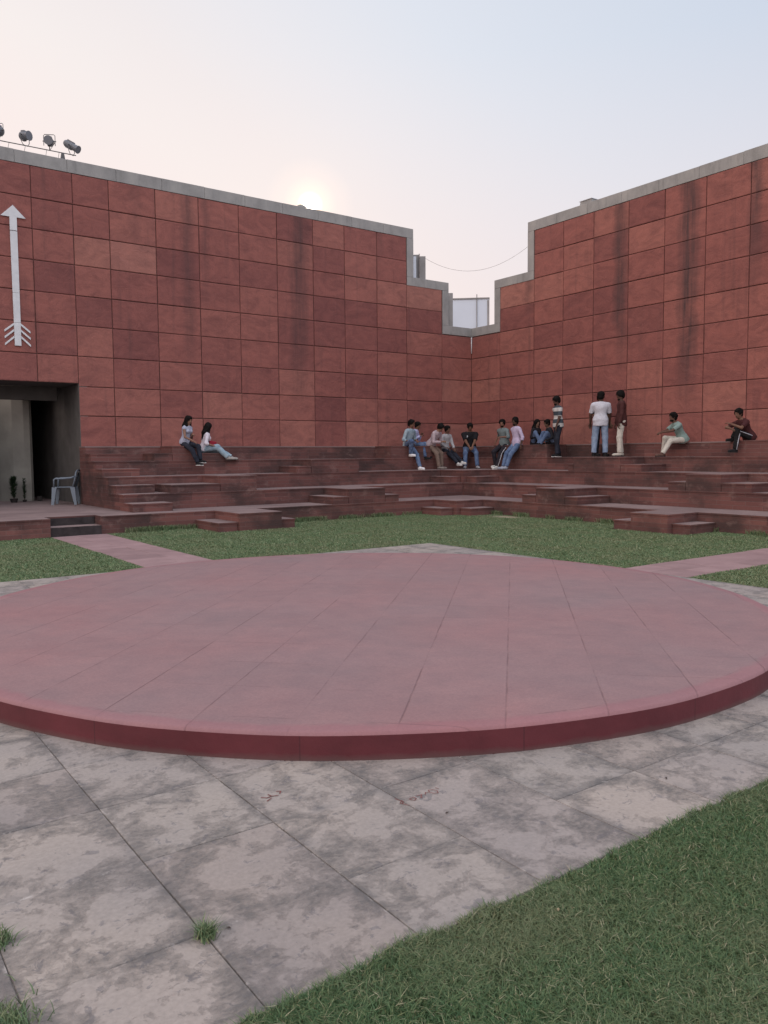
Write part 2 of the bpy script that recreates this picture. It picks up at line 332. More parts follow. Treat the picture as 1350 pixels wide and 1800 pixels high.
c = mix_(t, ramp_(t, noise(t, mapping(t, o, (1, 1, 2), loc=(3, 1, 1)), 9, 7, .75), [(.70, (0, 0, 0)), (.74, (.5, .5, .5))]), c, (.20, .085, .085))
lk(t, c, b.inputs['Base Color']); bump(t, b, noise(t, o, 18, 5), .3, .008); M['stage_side'] = mt
# lawn
mt, t, b = newmat('lawn_soil', .95, .1); o = objco(t)
c = ramp_(t, noise(t, o, 2.5, 7, .6), [(.3, (.075, .115, .06)), (.6, (.105, .135, .07)), (.8, (.15, .14, .09))])
vd = N(t, 'ShaderNodeVectorMath', operation='DISTANCE'); lk(t, mapping(t, o, (1.8, 1, 1)), vd.inputs[0]); vd.inputs[1].default_value = (4.75 * 1.8, 6.5, 0)
c = mix_(t, math_(t, 'SUBTRACT', 1.3, math_(t, 'MULTIPLY', vd.outputs['Value'], 2.0), True), c, (.30, .26, .19)); lk(t, c, b.inputs['Base Color']); M['soil'] = mt
def mat_blade(name, cs, patch=True):
    mt, t, b = newmat(name, .6, .25); r = island(t)
    c = ramp_(t, r, cs)
    if patch:
        o = objco(t)
        c = mix_(t, ramp_(t, noise(t, o, 1.1, 5, .6), [(.42, (0, 0, 0)), (.68, (.7, .7, .7))]), c, mix_(t, r, (.135, .160, .085), (.22, .21, .13)))
    lk(t, c, b.inputs['Base Color'])
    b.inputs['Subsurface Weight'].default_value = 0
    return mt
M['blade'] = mat_blade('grass_blades', [(0, (.075, .128, .066)), (.4, (.108, .178, .086)), (.75, (.155, .215, .108)), (.93, (.22, .245, .13)), (1, (.40, .36, .26))])
M['blade_near'] = mat_blade('near_grass_blades', [(0, (.042, .088, .040)), (.4, (.068, .132, .056)), (.75, (.108, .168, .074)), (.93, (.18, .205, .10)), (1, (.40, .36, .25))])
M['ground'] = plain('dry_ground', (.17, .13, .10), .95, .1, .25, .6)
M['steel'] = plain('weathered_steel', (.11, .11, .115), .6, .4, .2, 20)
M['lamp_body'] = plain('hazed_lamp_enamel', (.13, .14, .165), .5, .5, .1, 15)  # lamp colour lightened to paint in the haze glare over them
M['chair'] = plain('blue_plastic', (.15, .185, .23), .45, .45, .05, 8)
M['leaf'] = mat_blade('dark_leaves', [(0, (.012, .028, .016)), (1, (.03, .06, .025))], False)
M['pot'] = plain('dark_pot', (.03, .025, .025), .7)
M['wood_dark'] = plain('dark_stem', (.04, .03, .022), .9)
M['white_wall'] = plain('pale_blue_wall', (.60, .66, .76), .8, .2, .05, .5)
M['grey_wall'] = plain('weathered_grey_wall', (.27, .265, .27), .9, .2, .2, 1.5)
M['cable'] = plain('black_cable', (.22, .20, .20), .7)

S = .176                       # one step
W = {10: .50, 8: 1.30, 6: 2.25, 4: 3.25, 2: 4.37}       # tier front line (both walls) by level in steps
LV = {10: 1.765, 9: 1.585, 8: 1.405, 7: 1.23, 6: 1.053, 5: .88, 4: .702, 3: .527, 2: .352, 1: .176}
TOP = 8.57
# ------------------------------------------------------------------ ground, pavement, paths
g = MB(); g.poly([(-600, -600, -.02), (600, -600, -.02), (600, 600, -.02), (-600, 600, -.02)])
tag(g.build('ground', M['ground']), kind='structure')
P0, P1 = 9.76, 18.37
def rnd(a, b): return a + (b - a) * random.random()
g = MB(); g.poly([(P0, P0, -.002), (P1, P0, -.002), (P1, P1, -.002), (P0, P1, -.002)])
xs = [17.34 - .539 * k for k in range(15)]; xs = [x for x in xs if x > P0 + .2]; xs = [P1, 17.875] + xs + [P0]; xs = xs[::-1]
ys = [17.935 - .552 * k for k in range(15)]; ys = [y for y in ys if y > P0 + .2]; ys = [P1] + ys + [P0]; ys = ys[::-1]
random.seed(3)
fl_ = MB()
def slab(mb, x0, x1, y0, y1, z, th=.03, gap=.0008, jz=.0006, mi=0):
    dz = [z + rnd(-jz, jz) for _ in range(4)]
    nx = max(1, int((x1 - x0) / .09)); ny = max(1, int((y1 - y0) / .09))
    x0 += gap * rnd(.6, 1.3); x1 -= gap * rnd(.6, 1.3); y0 += gap * rnd(.6, 1.3); y1 -= gap * rnd(.6, 1.3)
    ring = []
    for i in range(nx + 1): ring.append((x0 + (x1 - x0) * i / nx, y0 + abs(random.gauss(0, .0011))))
    for i in range(1, ny + 1): ring.append((x1 - abs(random.gauss(0, .0011)), y0 + (y1 - y0) * i / ny))
    for i in range(1, nx + 1): ring.append((x1 + (x0 - x1) * i / nx, y1 - abs(random.gauss(0, .0011))))
    for i in range(1, ny): ring.append((x0 + abs(random.gauss(0, .0011)), y1 + (y0 - y1) * i / ny))
    def zz(p):
        u = (p[0] - x0) / (x1 - x0); v = (p[1] - y0) / (y1 - y0)
        return dz[0] * (1 - u) * (1 - v) + dz[1] * u * (1 - v) + dz[2] * u * v + dz[3] * (1 - u) * v
    cx, cy = (x0 + x1) / 2, (y0 + y1) / 2
    inner = [(p[0] + (cx - p[0]) * .006, p[1] + (cy - p[1]) * .006) for p in ring]
    n = len(ring); i0 = len(mb.v)
    mb.v += [(p[0], p[1], zz(p) - .003) for p in ring] + [(p[0], p[1], zz(p)) for p in inner] + [(p[0], p[1], z - th) for p in ring]
    mb.f.append(tuple(range(i0 + n, i0 + 2 * n))); mb.m.append(mi)
    for k in range(n):
        k2 = (k + 1) % n
        mb.f.append((i0 + k, i0 + k2, i0 + n + k2, i0 + n + k)); mb.m.append(mi)
        mb.f.append((i0 + 2 * n + k, i0 + 2 * n + k2, i0 + k2, i0 + k)); mb.m.append(mi)
for i in range(len(xs) - 1):
    j = 0
    while j < len(ys) - 1:
        x0, x1, y0 = xs[i], xs[i + 1], ys[j]
        step = 2 if (random.random() < .22 and j + 2 < len(ys)) else 1
        y1 = ys[j + step]
        cx, cy = (x0 + x1) / 2, (y0 + y1) / 2
        if math.hypot(cx - SC[0], cy - SC[1]) > SR - .75:
            slab(fl_, x0, x1, y0, y1, .004)
        j += step
bed = MB(); bed.v = g.v; bed.f = g.f; bed.m = g.m
for vv, ff, mm in ((fl_.v, fl_.f, fl_.m),):
    i0 = len(bed.v); bed.v += vv; bed.f += [tuple(i0 + k for k in f) for f in ff]; bed.m += [1] * len(ff)
tag(bed.build('pavement', [M['joint_fill'], M['flags']]), kind='structure')
def path(x0, x1, y0, y1, along):
    p = MB(); p.poly([(x0, y0, -.013), (x1, y0, -.013), (x1, y1, -.013), (x0, y1, -.013)])
    L = (y1 - y0) if along == 'y' else (x1 - x0); s = 0
    while s < L - .05:
        e = min(L, s + rnd(.5, .75))
        mid = rnd(.35, .65)
        if along == 'y':
            xm = x0 + (x1 - x0) * mid
            slab(p, x0, xm, y0 + s, y0 + e, .002, mi=1, jz=.003); slab(p, xm, x1, y0 + s, y0 + e, .002, mi=1, jz=.003)
        else:
            ym = y0 + (y1 - y0) * mid
            slab(p, x0 + s, x0 + e, y0, ym, .002, mi=1, jz=.003); slab(p, x0 + s, x0 + e, ym, y1, .002, mi=1, jz=.003)
        s = e
    return tag(p.build('path', [M['joint_fill'], M['path']]), kind='structure')
path(13.57, 14.61, W[2] + .02, P0 - .01, 'y')
path(W[2] + .02, P0 - .01, 13.67, 14.63, 'x')
# ------------------------------------------------------------------ round stage
st = empty('round_stage', (SC[0], SC[1], 0)); tag(st, 'low round red stage of worn painted stone in the middle of the courtyard', 'stage')
top = MB(); n = 160
rings = [(0, SH), (SR * .5, SH), (SR - .10, SH), (SR - .022, SH - .001), (SR - .006, SH - .008), (SR, SH - .022)]
top.v.append((0, 0, SH))
for (rr_, z_) in rings[1:]:
    for k in range(n):
        a = 2 * math.pi * k / n; wv = .004 * math.sin(a * 9 + 1) + .003 * math.sin(a * 23)
        top.v.append(((rr_ + wv * (rr_ > 3.4)) * math.cos(a), (rr_ + wv * (rr_ > 3.4)) * math.sin(a), z_))
for k in range(n): top.f.append((0, 1 + k, 1 + (k + 1) % n)); top.m.append(0)
for q_ in range(len(rings) - 2):
    for k in range(n):
        a = 1 + q_ * n + k; b_ = 1 + q_ * n + (k + 1) % n
        top.f.append((a, a + n, b_ + n, b_)); top.m.append(0)
top.build('stage_top', M['stage_top'], st, smooth=True)
sd_ = MB()
for z_ in (SH - .022, -.01):
    for k in range(n):
        a = 2 * math.pi * k / n; wv = .004 * math.sin(a * 9 + 1) + .003 * math.sin(a * 23)
        sd_.v.append(((SR + wv) * math.cos(a), (SR + wv) * math.sin(a), z_))
for k in range(n): sd_.f.append((k, n + k, n + (k + 1) % n, (k + 1) % n)); sd_.m.append(0)
sd_.build('stage_side', M['stage_side'], st, smooth=True)
# ------------------------------------------------------------------ walls
ROWS = [8.27, 7.54, 6.83, 6.12, 5.40, 4.68, 3.95, 3.22, 2.51, 1.70]
CL = [0, 1.31, 2.75, 3.89, 5.07, 6.15, 7.32, 8.48, 9.63, 10.79, 11.96, 12.82, 13.75, 14.62, 15.45, 16.6, 17.75, 18.9, 20.05, 21.2, 22.4]
CR = [0, 1.37, 2.85, 4.01, 5.12, 6.30, 7.42, 8.59, 9.74, 10.90, 12.06, 13.2, 14.4, 15.5, 16.7, 17.8, 19.0, 20.1, 21.3, 22.4]
DO = (12.82, 15.45, 3.29)      # doorway in the left wall
def build_wall(side, cols, e1, e2, label):
    """local frame: x along, y out of the wall, z up; placed as is (left) or mirrored in the diagonal (right)"""
    def T(mb):
        if side == 'R':
            mb.v = [(y, x, z) for x, y, z in mb.v]; mb.f = [tuple(reversed(f)) for f in mb.f]
        return mb
    root = empty('sandstone_wall'); tag(root, label, 'wall')
    L = cols[-1]
    core = MB(); th = -.45
    # core stands behind the cladding, butted pieces
    segs = [(0, e1 + .02, 5.42), (e1 + .02, e2 + .02, 6.81)]
    if side == 'L':
        segs += [(e2 + .02, DO[0] - .005, 8.27), (DO[1] + .005, L, 8.27)]
        core.box(DO[0] - .005, DO[1] + .005, th, 0, DO[2] + .006, 8.27, 0)
    else: segs += [(e2 + .02, L, 8.27)]
    for (a, b_, z) in segs: core.box(a, b_, th, 0, 0 if a < 12 else 0, z, 0)
    T(core).build('wall_core', M['joint'], root)
    cl = MB(); rs = random.Random(5 if side == 'L' else 9)
    for i in range(len(cols) - 1):
        for k in range(len(ROWS) - 1):
            x0, x1, z1, z0 = cols[i], cols[i + 1], ROWS[k], ROWS[k + 1]
            if i == 0 and k < 4: continue
            if i == 1 and k < 2: continue
            if side == 'L' and x0 >= DO[0] - .01 and x1 <= DO[1] + .01:
                if z1 <= DO[2] + .01: continue
                z0 = max(z0, DO[2])
            if side == 'L' and x0 > 15 and False: continue
            gp = .0095
            y = .022 + rs.uniform(-.004, .006); e = .012
            jx = [rs.uniform(-.003, .003) for _ in range(4)]
            a0, a1, c0, c1 = x0 + gp + jx[0], x1 - gp + jx[1], z0 + gp + jx[2], z1 - gp + jx[3]
            if i == 0: a0 = .026
            i0 = len(cl.v)
            cl.v += [(a0, 0, c0), (a1, 0, c0), (a1, 0, c1), (a0, 0, c1), (a0, y - .006, c0), (a1, y - .006, c0), (a1, y - .006, c1), (a0, y - .006, c1),
                     (a0 + e, y + rs.uniform(-.002, .003), c0 + e), (a1 - e, y + rs.uniform(-.002, .003), c0 + e), (a1 - e, y + rs.uniform(-.002, .003), c1 - e), (a0 + e, y + rs.uniform(-.002, .003), c1 - e)]
            for q in ((0, 4, 5, 1), (1, 5, 6, 2), (2, 6, 7, 3), (3, 7, 4, 0), (4, 8, 9, 5), (5, 9, 10, 6), (6, 10, 11, 7), (7, 11, 8, 4), (8, 11, 10, 9)):
                cl.f.append(tuple(i0 + j for j in q)); cl.m.append(0)
    T(cl).build('cladding', M['clad_' + side], root)
    cp = MB(); f = .030; bk = -.47
    x = e2; rs2 = random.Random(4)
    while x < L:        # coping in cast lengths
        x2 = min(L, x + 1.16)
        cp.box(x + .003, x2 - .002, bk, f, 8.272, TOP + rs2.uniform(-.006, .006), 0); x = x2
    cp.box(e2, e2 + .255, bk, f, 7.082, 8.270, 0)
    cp.box(e1, (e1 + e2) / 2 + .3, bk, f + .001, 6.812, 7.08, 0); cp.box((e1 + e2) / 2 + .303, e2 + .253, bk, f + .001, 6.812, 7.079, 0)
    cp.box(e1, e1 + .255, bk, f, 5.702, 6.810, 0)
    cp.box(.033 if side == 'R' else .0, e1 + .253, bk, f + .001, 5.422, 5.70, 0)
    T(cp).build('coping', M['coping'], root, bevel=.006)
    return root
wl = build_wall('L', CL, 1.03, 2.48, 'left red sandstone wall with the dark doorway and the white arrow')
wr = build_wall('R', CR, 1.12, 2.58, 'right red sandstone wall with black rain streaks')
# outer corner of the two cores
cb_ = MB(); cb_.box(-.45, 0, -.45, 0, 0, 5.42); cb_.build('corner_core', M['joint'], wl)
cb_ = MB(); cb_.box(-.47, .032, -.47, -.002, 5.422, 5.698); cb_.build('coping', M['coping'], wr, bevel=.006)
# white drain pipe in the corner
pp = MB(); pp.tube([(.055, .055, 5.40), (.055, .055, 4.86)], .018, 8); pp.tube([(.055, .055, 5.35), (.055, .055, 5.33)], .026, 8)
tag(pp.build('drain_pipe', M['white_paint'], smooth=True), 'short thin white pipe in the corner where the two red walls meet', 'pipe')
# passage behind the doorway
pas = empty('doorway_passage', (DO[0], 0, 0)); tag(pas, 'dark plastered passage behind the square doorway in the left wall', 'doorway')
def rel(mb, dx=-DO[0]): mb.v = [(x + dx, y, z) for x, y, z in mb.v]; return mb
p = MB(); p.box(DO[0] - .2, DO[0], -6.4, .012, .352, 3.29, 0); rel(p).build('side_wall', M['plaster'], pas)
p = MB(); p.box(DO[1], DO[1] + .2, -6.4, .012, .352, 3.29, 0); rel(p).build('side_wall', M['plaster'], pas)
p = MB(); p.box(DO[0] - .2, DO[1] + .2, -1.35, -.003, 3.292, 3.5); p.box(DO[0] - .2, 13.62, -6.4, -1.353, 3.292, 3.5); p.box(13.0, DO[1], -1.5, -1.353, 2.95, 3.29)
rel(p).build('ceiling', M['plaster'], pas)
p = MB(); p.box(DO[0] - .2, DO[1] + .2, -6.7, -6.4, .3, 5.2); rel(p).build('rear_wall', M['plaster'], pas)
p = MB(); pts = [(13.36, -2.75), (13.37, -2.58), (13.45, -2.47), (13.60, -2.46), (13.85, -2.60), (14.10, -2.95), (14.35, -3.5), (14.6, -4.3), (14.8, -5.2), (14.95, -6.4)]
for k in range(len(pts) - 1):
    (xa, ya), (xb, yb) = pts[k], pts[k + 1]
    p.poly([(xa, ya, .352), (xa, ya, 4.2), (xb, yb, 4.2), (xb, yb, .352)])
p.poly([(13.36, -2.75, .352), (13.36, -6.4, .352), (13.36, -6.4, 4.2), (13.36, -2.75, 4.2)])
rel(p).build('curved_wall', M['court_plaster'], pas)
# ------------------------------------------------------------------ stepped seating
seat = empty('stepped_seating'); tag(seat, 'stepped red stone seating running along the foot of both walls', 'seating')
EL, ER = 12.85, 22.4           # where the tiers end on the left; the right ones run on out of sight
NZ = .030; OV = .012
def tier(lvl, lo, extent_l, name='seat_tier'):
    z1, z0, wd = LV[lvl], LV[lvl - 2] if lvl > 2 else -.02, W[lvl]
    inner = W[lvl + 2] - .01 if lvl < 10 else .0
    mb = MB(); zt = z1 - NZ
    # risers
    def riser(x0, x1, y): mb.poly([(x0, y, z0), (x0, y, zt), (x1, y, zt), (x1, y, z0)], 0)
    xL = extent_l
    mb.poly([(xL, wd, z0), (wd, wd, z0), (wd, wd, zt), (xL, wd, zt)][::-1] if False else [(wd, wd, z0), (wd, wd, zt), (xL, wd, zt), (xL, wd, z0)], 0)
    mb.poly([(wd, wd, z0), (wd, ER, z0), (wd, ER, zt), (wd, wd, zt)], 0)
    if lvl > 2: mb.poly([(xL, 0, z0), (xL, wd, z0), (xL, wd, zt), (xL, 0, zt)], 0); mb.poly([(xL, 0, zt), (xL, inner + .003, zt), (xL, inner + .003, z1), (xL, 0, z1)], 0)
    # slabs: left arm and right arm
    o_ = wd + OV
    es = 1 if lvl == 10 else 0  # pale tread colour on the top tier's edge paints in the light it catches
    mb.box(o_, xL + OV * (lvl > 2), inner, o_, zt, z1, es, skip='bx', top=1)
    mb.box(inner, o_, o_, ER, zt, z1, es, skip='by', top=1)
    mb.box(inner, o_, inner, o_, zt, z1, 0, skip='bXY', top=1)
    return mb.build(name, [M['riser'], M['tread']], seat)
for lv in (10, 8, 6, 4): tier(lv, 0, EL)
# lowest tier with the notch for the entrance steps, running back into the passage
NA, NB = 13.66, 14.62
mb = MB(); z0, z1, zt, wd = -.02, LV[2], LV[2] - NZ, W[2]
mb.poly([(wd, wd, z0), (wd, wd, zt), (NA, wd, zt), (NA, wd, z0)]); mb.poly([(wd, wd, z0), (wd, ER, z0), (wd, ER, zt), (wd, wd, zt)])
mb.poly([(NA, 3.95, z0), (NA, wd, z0), (NA, wd, zt), (NA, 3.95, zt)]); mb.poly([(NA, 3.95, z0), (NA, 3.95, zt), (NB, 3.95, zt), (NB, 3.95, z0)])
mb.poly([(NB, wd + .08, z0), (NB, 3.95, z0), (NB, 3.95, zt), (NB, wd + .08, zt)]); mb.poly([(NB, wd + .08, z0), (NB, wd + .08, zt), (24, wd + .08, zt), (24, wd + .08, z0)])
o_ = wd + OV; i_ = W[4] - .01
mb.box(o_, NA, i_, o_, zt, z1, 0, skip='bx', top=1); mb.box(i_, o_, o_, ER, zt, z1, 0, skip='by', top=1); mb.box(i_, o_, i_, o_, zt, z1, 0, skip='bXY', top=1)
mb.box(NA, NB, i_, 3.962, zt, z1, 0, skip='bxX', top=1); mb.box(NB, 24, i_, wd + .08 + OV, zt, z1, 0, skip='b', top=1)
mb.box(EL - .01, 24, .012, i_, zt, z1, 0, skip='bYxX', top=1); mb.box(DO[0], DO[1], -6.4, .012, zt, z1, 0, skip='bY', top=1)
mb.build('seat_tier', [M['riser'], M['tread']], seat)
def block(name, a0, a1, b0, b1, zl, zh, side='L', ends='both'):
    """block standing on tread zl, its back against line b0"""
    mb = MB(); z0 = LV[zl] if zl > 0 else -.02; z1 = LV[zh]; zt = z1 - NZ
    mb.box(a0, a1, b0, b1, z0, zt, 0, skip='tby')
    mb.box(a0 - OV, a1 + OV, b0 + OV + .001, b1 + OV, zt, z1, 0, skip='y', top=1)
    if side == 'R':
        mb.v = [(y, x, z) for x, y, z in mb.v]; mb.f = [tuple(reversed(f)) for f in mb.f]
    return mb.build(name, [M['riser'], M['tread']], seat)
B = block
# left arm
B('seat_block', 10.35, 11.00, W[10], W[8], 8, 10); B('step', 9.60, 10.337, W[10], W[8], 8, 9); B('step', 11.013, 11.45, W[10], W[8], 8, 9)
B('seat_block', 2.42, 4.35, W[10], W[8], 8, 10); B('step', 1.80, 2.407, W[10], W[8], 8, 9)
B('seat_block', 6.13, 7.62, W[8], W[6], 6, 8); B('step', 7.633, 8.05, W[8], W[6], 6, 7)
B('seat_block', 9.72, 10.63, W[6], W[4], 4, 6); B('step', 10.643, 11.80, W[6], W[4], 4, 5)
B('seat_block', 6.80, 7.86, W[4], W[2], 2, 4); B('step', 7.873, 8.30, W[4], W[2], 2, 3); B('step', 6.38, 6.787, W[4], W[2], 2, 3)
B('seat_block', 10.33, 11.28, W[2], 5.58, 0, 2); B('step', 11.293, 11.70, W[2], 5.50, 0, 1); B('step', 9.95, 10.317, W[2], 5.45, 0, 1)
# flight of small steps at the left end
for lv in (9, 7, 5, 3):
    up, dn = W.get(lv + 1), W.get(lv - 1)
    B('step', 12.0, EL + .0, up, (up + dn) / 2 + .03, lv - 1, lv)
# right arm (mirrored)
B('seat_block', 2.45, 4.60, W[10], W[8], 8, 10, 'R'); B('seat_block', 10.13, 12.4, W[10], W[8], 8, 10, 'R')
B('seat_block', 6.38, 7.84, W[8], W[6], 6, 8, 'R'); B('step', 6.21, 6.367, W[8], W[6], 6, 7, 'R'); B('step', 7.853, 8.45, W[8], W[6], 6, 7, 'R')
B('seat_block', 10.30, 11.10, W[6], W[4], 4, 6, 'R'); B('step', 9.88, 10.287, W[6], W[4], 4, 5, 'R'); B('step', 11.113, 11.75, W[6], W[4], 4, 5, 'R')
B('seat_block', 7.08, 7.96, W[4], W[2], 2, 4, 'R'); B('step', 6.64, 7.067, W[4], W[2], 2, 3, 'R'); B('step', 7.973, 8.33, W[4], W[2], 2, 3, 'R')
B('seat_block', 10.48, 11.30, W[2], 5.32, 0, 2, 'R'); B('step', 10.0, 10.467, W[2], 5.22, 0, 1, 'R'); B('step', 11.313, 11.68, W[2], 5.18, 0, 1, 'R')
mb = MB(); mb.box(W[10], W[8] - .002, W[10], W[8] - .002, LV[8], LV[9] - NZ, 0, skip='tbxy'); mb.box(W[10] + OV + .001, W[8] + .01, W[10] + OV + .001, W[8] + .01, LV[9] - NZ, LV[9], 0, skip='xy', top=1); mb.build('step', [M['riser'], M['tread']], seat)
# corner squares
def corner(l0, l1, inner, outer, ls):
    mb = MB(); z0 = LV[l0] if l0 else -.02; z1 = LV[l1]; zt = z1 - NZ
    mb.box(inner, outer, inner, outer, z0, zt, 0, skip='tbxy'); mb.box(inner + OV + .001, outer + OV, inner + OV + .001, outer + OV, zt, z1, 0, skip='xy', top=1)
    mb.build('seat_block', [M['riser'], M['tread']], seat)
    for sd_ in 'LR':
        B('step', outer + .013, outer + .40, inner, outer - .12, l0, ls, 'L' if sd_ == 'L' else 'R')
corner(4, 6, W[6], W[4], 5)
corner(0, 2, W[2], 5.26, 1)
# entrance steps in the notch
mb = MB(); mb.box(NA + .002, NB - .002, 3.952, wd + .02, -.02, LV[1], 0, skip='b', top=1); mb.build('step', [M['black_stone'], M['tread']], seat)
mb = MB(); mb.box(NA + .012, NB - .012, 3.952, 3.966, LV[1] + .004, LV[2] - NZ - .002, 0); o = mb.build('stained_riser', M['black_stone'], seat)
# ------------------------------------------------------------------ white arrow on the wall
ar = MB(); ax0 = 14.16; y0, y1 = .030, .062
def prism(mb, pts, y0, y1, mi=0):
    n = len(pts); i0 = len(mb.v)
    mb.v += [(x, y1, z) for x, z in pts] + [(x, y0, z) for x, z in pts]
    mb.f.append(tuple(i0 + k for k in range(n))); mb.m.append(mi)
    for k in range(n):
        k2 = (k + 1) % n; mb.f.append((i0 + k, i0 + n + k, i0 + n + k2, i0 + k2)); mb.m.append(mi)
prism(ar, [(ax0 - .27, 7.02), (ax0, 7.29), (ax0 + .27, 7.02), (ax0 + .078, 7.02), (ax0 + .078, 6.72), (ax0 - .075, 6.72), (ax0 - .075, 7.02)], y0, y1)
prism(ar, [(ax0 - .076, 6.705), (ax0 + .078, 6.705), (ax0 + .074, 5.31), (ax0 - .074, 5.31)], y0, y1)
prism(ar, [(ax0 - .074, 5.305), (ax0 + .074, 5.305), (ax0 + .072, 4.635), (ax0 - .072, 4.635)], y0, y1)
prism(ar, [(ax0 - .072, 4.63), (ax0 + .072, 4.63), (ax0 + .070, 4.10), (ax0 - .070, 4.10)], y0, y1)
for zt_, zo in ((4.62, 4.43), (4.48, 4.28), (4.33, 4.12)):
    for s in (-1, 1):
        q = [(ax0 + s * .074, zt_), (ax0 + s * .28, zo + .02), (ax0 + s * .28, zo - .03), (ax0 + s * .074, zt_ - .055)]
        if s > 0: q = q
        prism(ar, q if s < 0 else q[::-1], y0, y1 - .012)
tag(ar.build('arrow_sign', M['white_paint'], bevel=.003), 'tall white upright arrow with chevron feathers fixed above the doorway', 'arrow')
# ------------------------------------------------------------------ lamps on the parapet
rail = empty('lighting_rail', (12.97, -.12, TOP)); tag(rail, 'thin steel rail on a post carrying the four stage lamps above the left wall', 'rail')
RY = -.12
def relo(mb, o): mb.v = [(x - o[0], y - o[1], z - o[2]) for x, y, z in mb.v]; return mb
ro = (12.97, -.12, TOP)
mb = MB(); mb.tube([(12.66, RY, 8.752), (17.2, RY, 8.72)], .011, 6); relo(mb, ro).build('rail_bar', M['steel'], rail)
for px_ in (12.97, 15.6):
    mb = MB(); i0 = len(mb.v)
    mb.v += [(px_ + dx, RY + dy, z) for z, hw in ((TOP, .055), (8.74, .028)) for dx, dy in ((-hw, -.03), (hw, -.03), (hw, .03), (-hw, .03))]
    for q in ((0, 3, 2, 1), (4, 5, 6, 7), (0, 1, 5, 4), (1, 2, 6, 5), (2, 3, 7, 6), (3, 0, 4, 7)): mb.f.append(tuple(i0 + j for j in q)); mb.m.append(0)
    relo(mb, ro).build('post', M['steel'], rail)
for px_ in (13.05, 13.33, 13.80, 14.15):
    mb = MB(); mb.tube([(px_, RY, 8.735), (px_ + .04, RY + .05, TOP - .005)], .005, 5); relo(mb, ro).build('strut', M['steel'], rail)
def stage_lamp(x, z, aim, upyoke, label, ln=.30, rad=.085, box=False):
    o = empty('stage_lamp', (x, RY, z)); tag(o, label, 'stage light', 'stage lamps on the rail above the left wall')
    aim = Vector(aim).normalized(); sidev = aim.cross(Vector((0, 0, 1))).normalized(); upl = sidev.cross(aim).normalized()
    mb = MB()
    mb.tube([aim * t_ for t_ in (-ln * .5, -ln * .47, -ln * .36, -ln * .1, ln * .12, ln * .13, ln * .5)], [rad * .35, rad * .75, rad, rad, rad, rad * .92, rad * .98], 14)
    mb.obox(tuple(upl * rad * .75 + aim * (-ln * .12)), aim * ln * .2, sidev * rad * .55, upl * rad * .45)
    mb.obox(tuple(-upl * rad * .75 + aim * (-ln * .12)), aim * ln * .16, sidev * rad * .5, upl * rad * .35)
    mb.build('lamp_body', M['lamp_body'], o, smooth=False, bevel=.004)
    mb = MB(); mb.tube([aim * (ln * .47), aim * (ln * .505)], [rad * 1.12, rad * 1.12], 14); mb.build('colour_frame', M['lamp_body'], o)
    mb = MB(); hw = rad * 1.35; zd = (8.735 - z)
    A = -sidev * hw; Bv = sidev * hw
    if upyoke:
        mb.tube([A + Vector((0, 0, -.10)), A, A + Vector((0, 0, .13)), A * .8 + Vector((0, 0, .155)), Bv * .8 + Vector((0, 0, .155)), Bv + Vector((0, 0, .13)), Bv, Bv + Vector((0, 0, -.10))], .008, 6)
        mb.tube([Vector((0, 0, -rad)), Vector((.0, 0, zd + .01))], .012, 6); mb.tube([A + Vector((0, 0, -.02)), Vector((0, 0, zd + .01))], .006, 5)
    else:
        mb.tube([A, A * 1.0 + Vector((0, 0, zd * .6)), A * .5 + Vector((0, 0, zd + .012)), Bv * .5 + Vector((0, 0, zd + .012)), Bv + Vector((0, 0, zd * .6)), Bv], .008, 6)
    mb.build('yoke', M['steel'], o)
    for s in (-1, 1):
        mb = MB(); mb.tube([sidev * s * rad * .9, sidev * s * rad * 1.6], [.016, .012], 8); mb.build('knob', M['steel'], o)
    return o
im = lambda x_, y_, z_=0: RIGHT * x_ + FWD * y_ + Vector((0, 0, z_))     # a direction in the terms of the photo: right, away, up
stage_lamp(14.37, 8.95, im(-.25, -1, -.2), True, 'round stage lamp cut by the left edge, first on the rail', .26, .10)
stage_lamp(13.80, 8.96, im(.9, -.3, -.08), False, 'blocky stage lamp facing right, second on the rail', .25, .098)
stage_lamp(13.26, 8.955, im(.15, -1, -.1), True, 'round stage lamp under a raised square yoke, third on the rail', .24, .095)
stage_lamp(12.76, 8.955, im(.84, -.2, -.50), False, 'long stage lamp tilted down to the right at the end of the rail', .42, .085)
# small things on the parapets
mb = MB(); mb.box(6.27, 6.52, -.42, -.1, TOP, 8.66); mb.box(6.30, 6.46, -.38, -.14, 8.66, 8.69)
tag(mb.build('concrete_lump', M['coping'], bevel=.02), 'small concrete lump on the left parapet where the sun sets', 'concrete block')
mb = MB(); mb.box(5.36, 5.58, -.4, -.12, TOP, 8.605); tag(mb.build('concrete_lump', M['coping'], bevel=.015), 'flat concrete pad on the left parapet just right of the sun', 'concrete block')
fb = empty('floodlight_box', (-.2, 4.72, TOP)); tag(fb, 'small grey metal box lying on the right parapet', 'box')
mb = MB(); mb.box(-.14, .14, -.17, .24, .0, .12); mb.build('box_body', M['coping'], fb, bevel=.008)
mb = MB(); mb.box(-.10, .10, -.21, -.172, .02, .10); mb.build('glass_front', M['lamp_body'], fb)
mb = MB(); mb.box(-.16, .16, -.2, .26, .122, .135); mb.build('lid', M['white_paint'], fb)
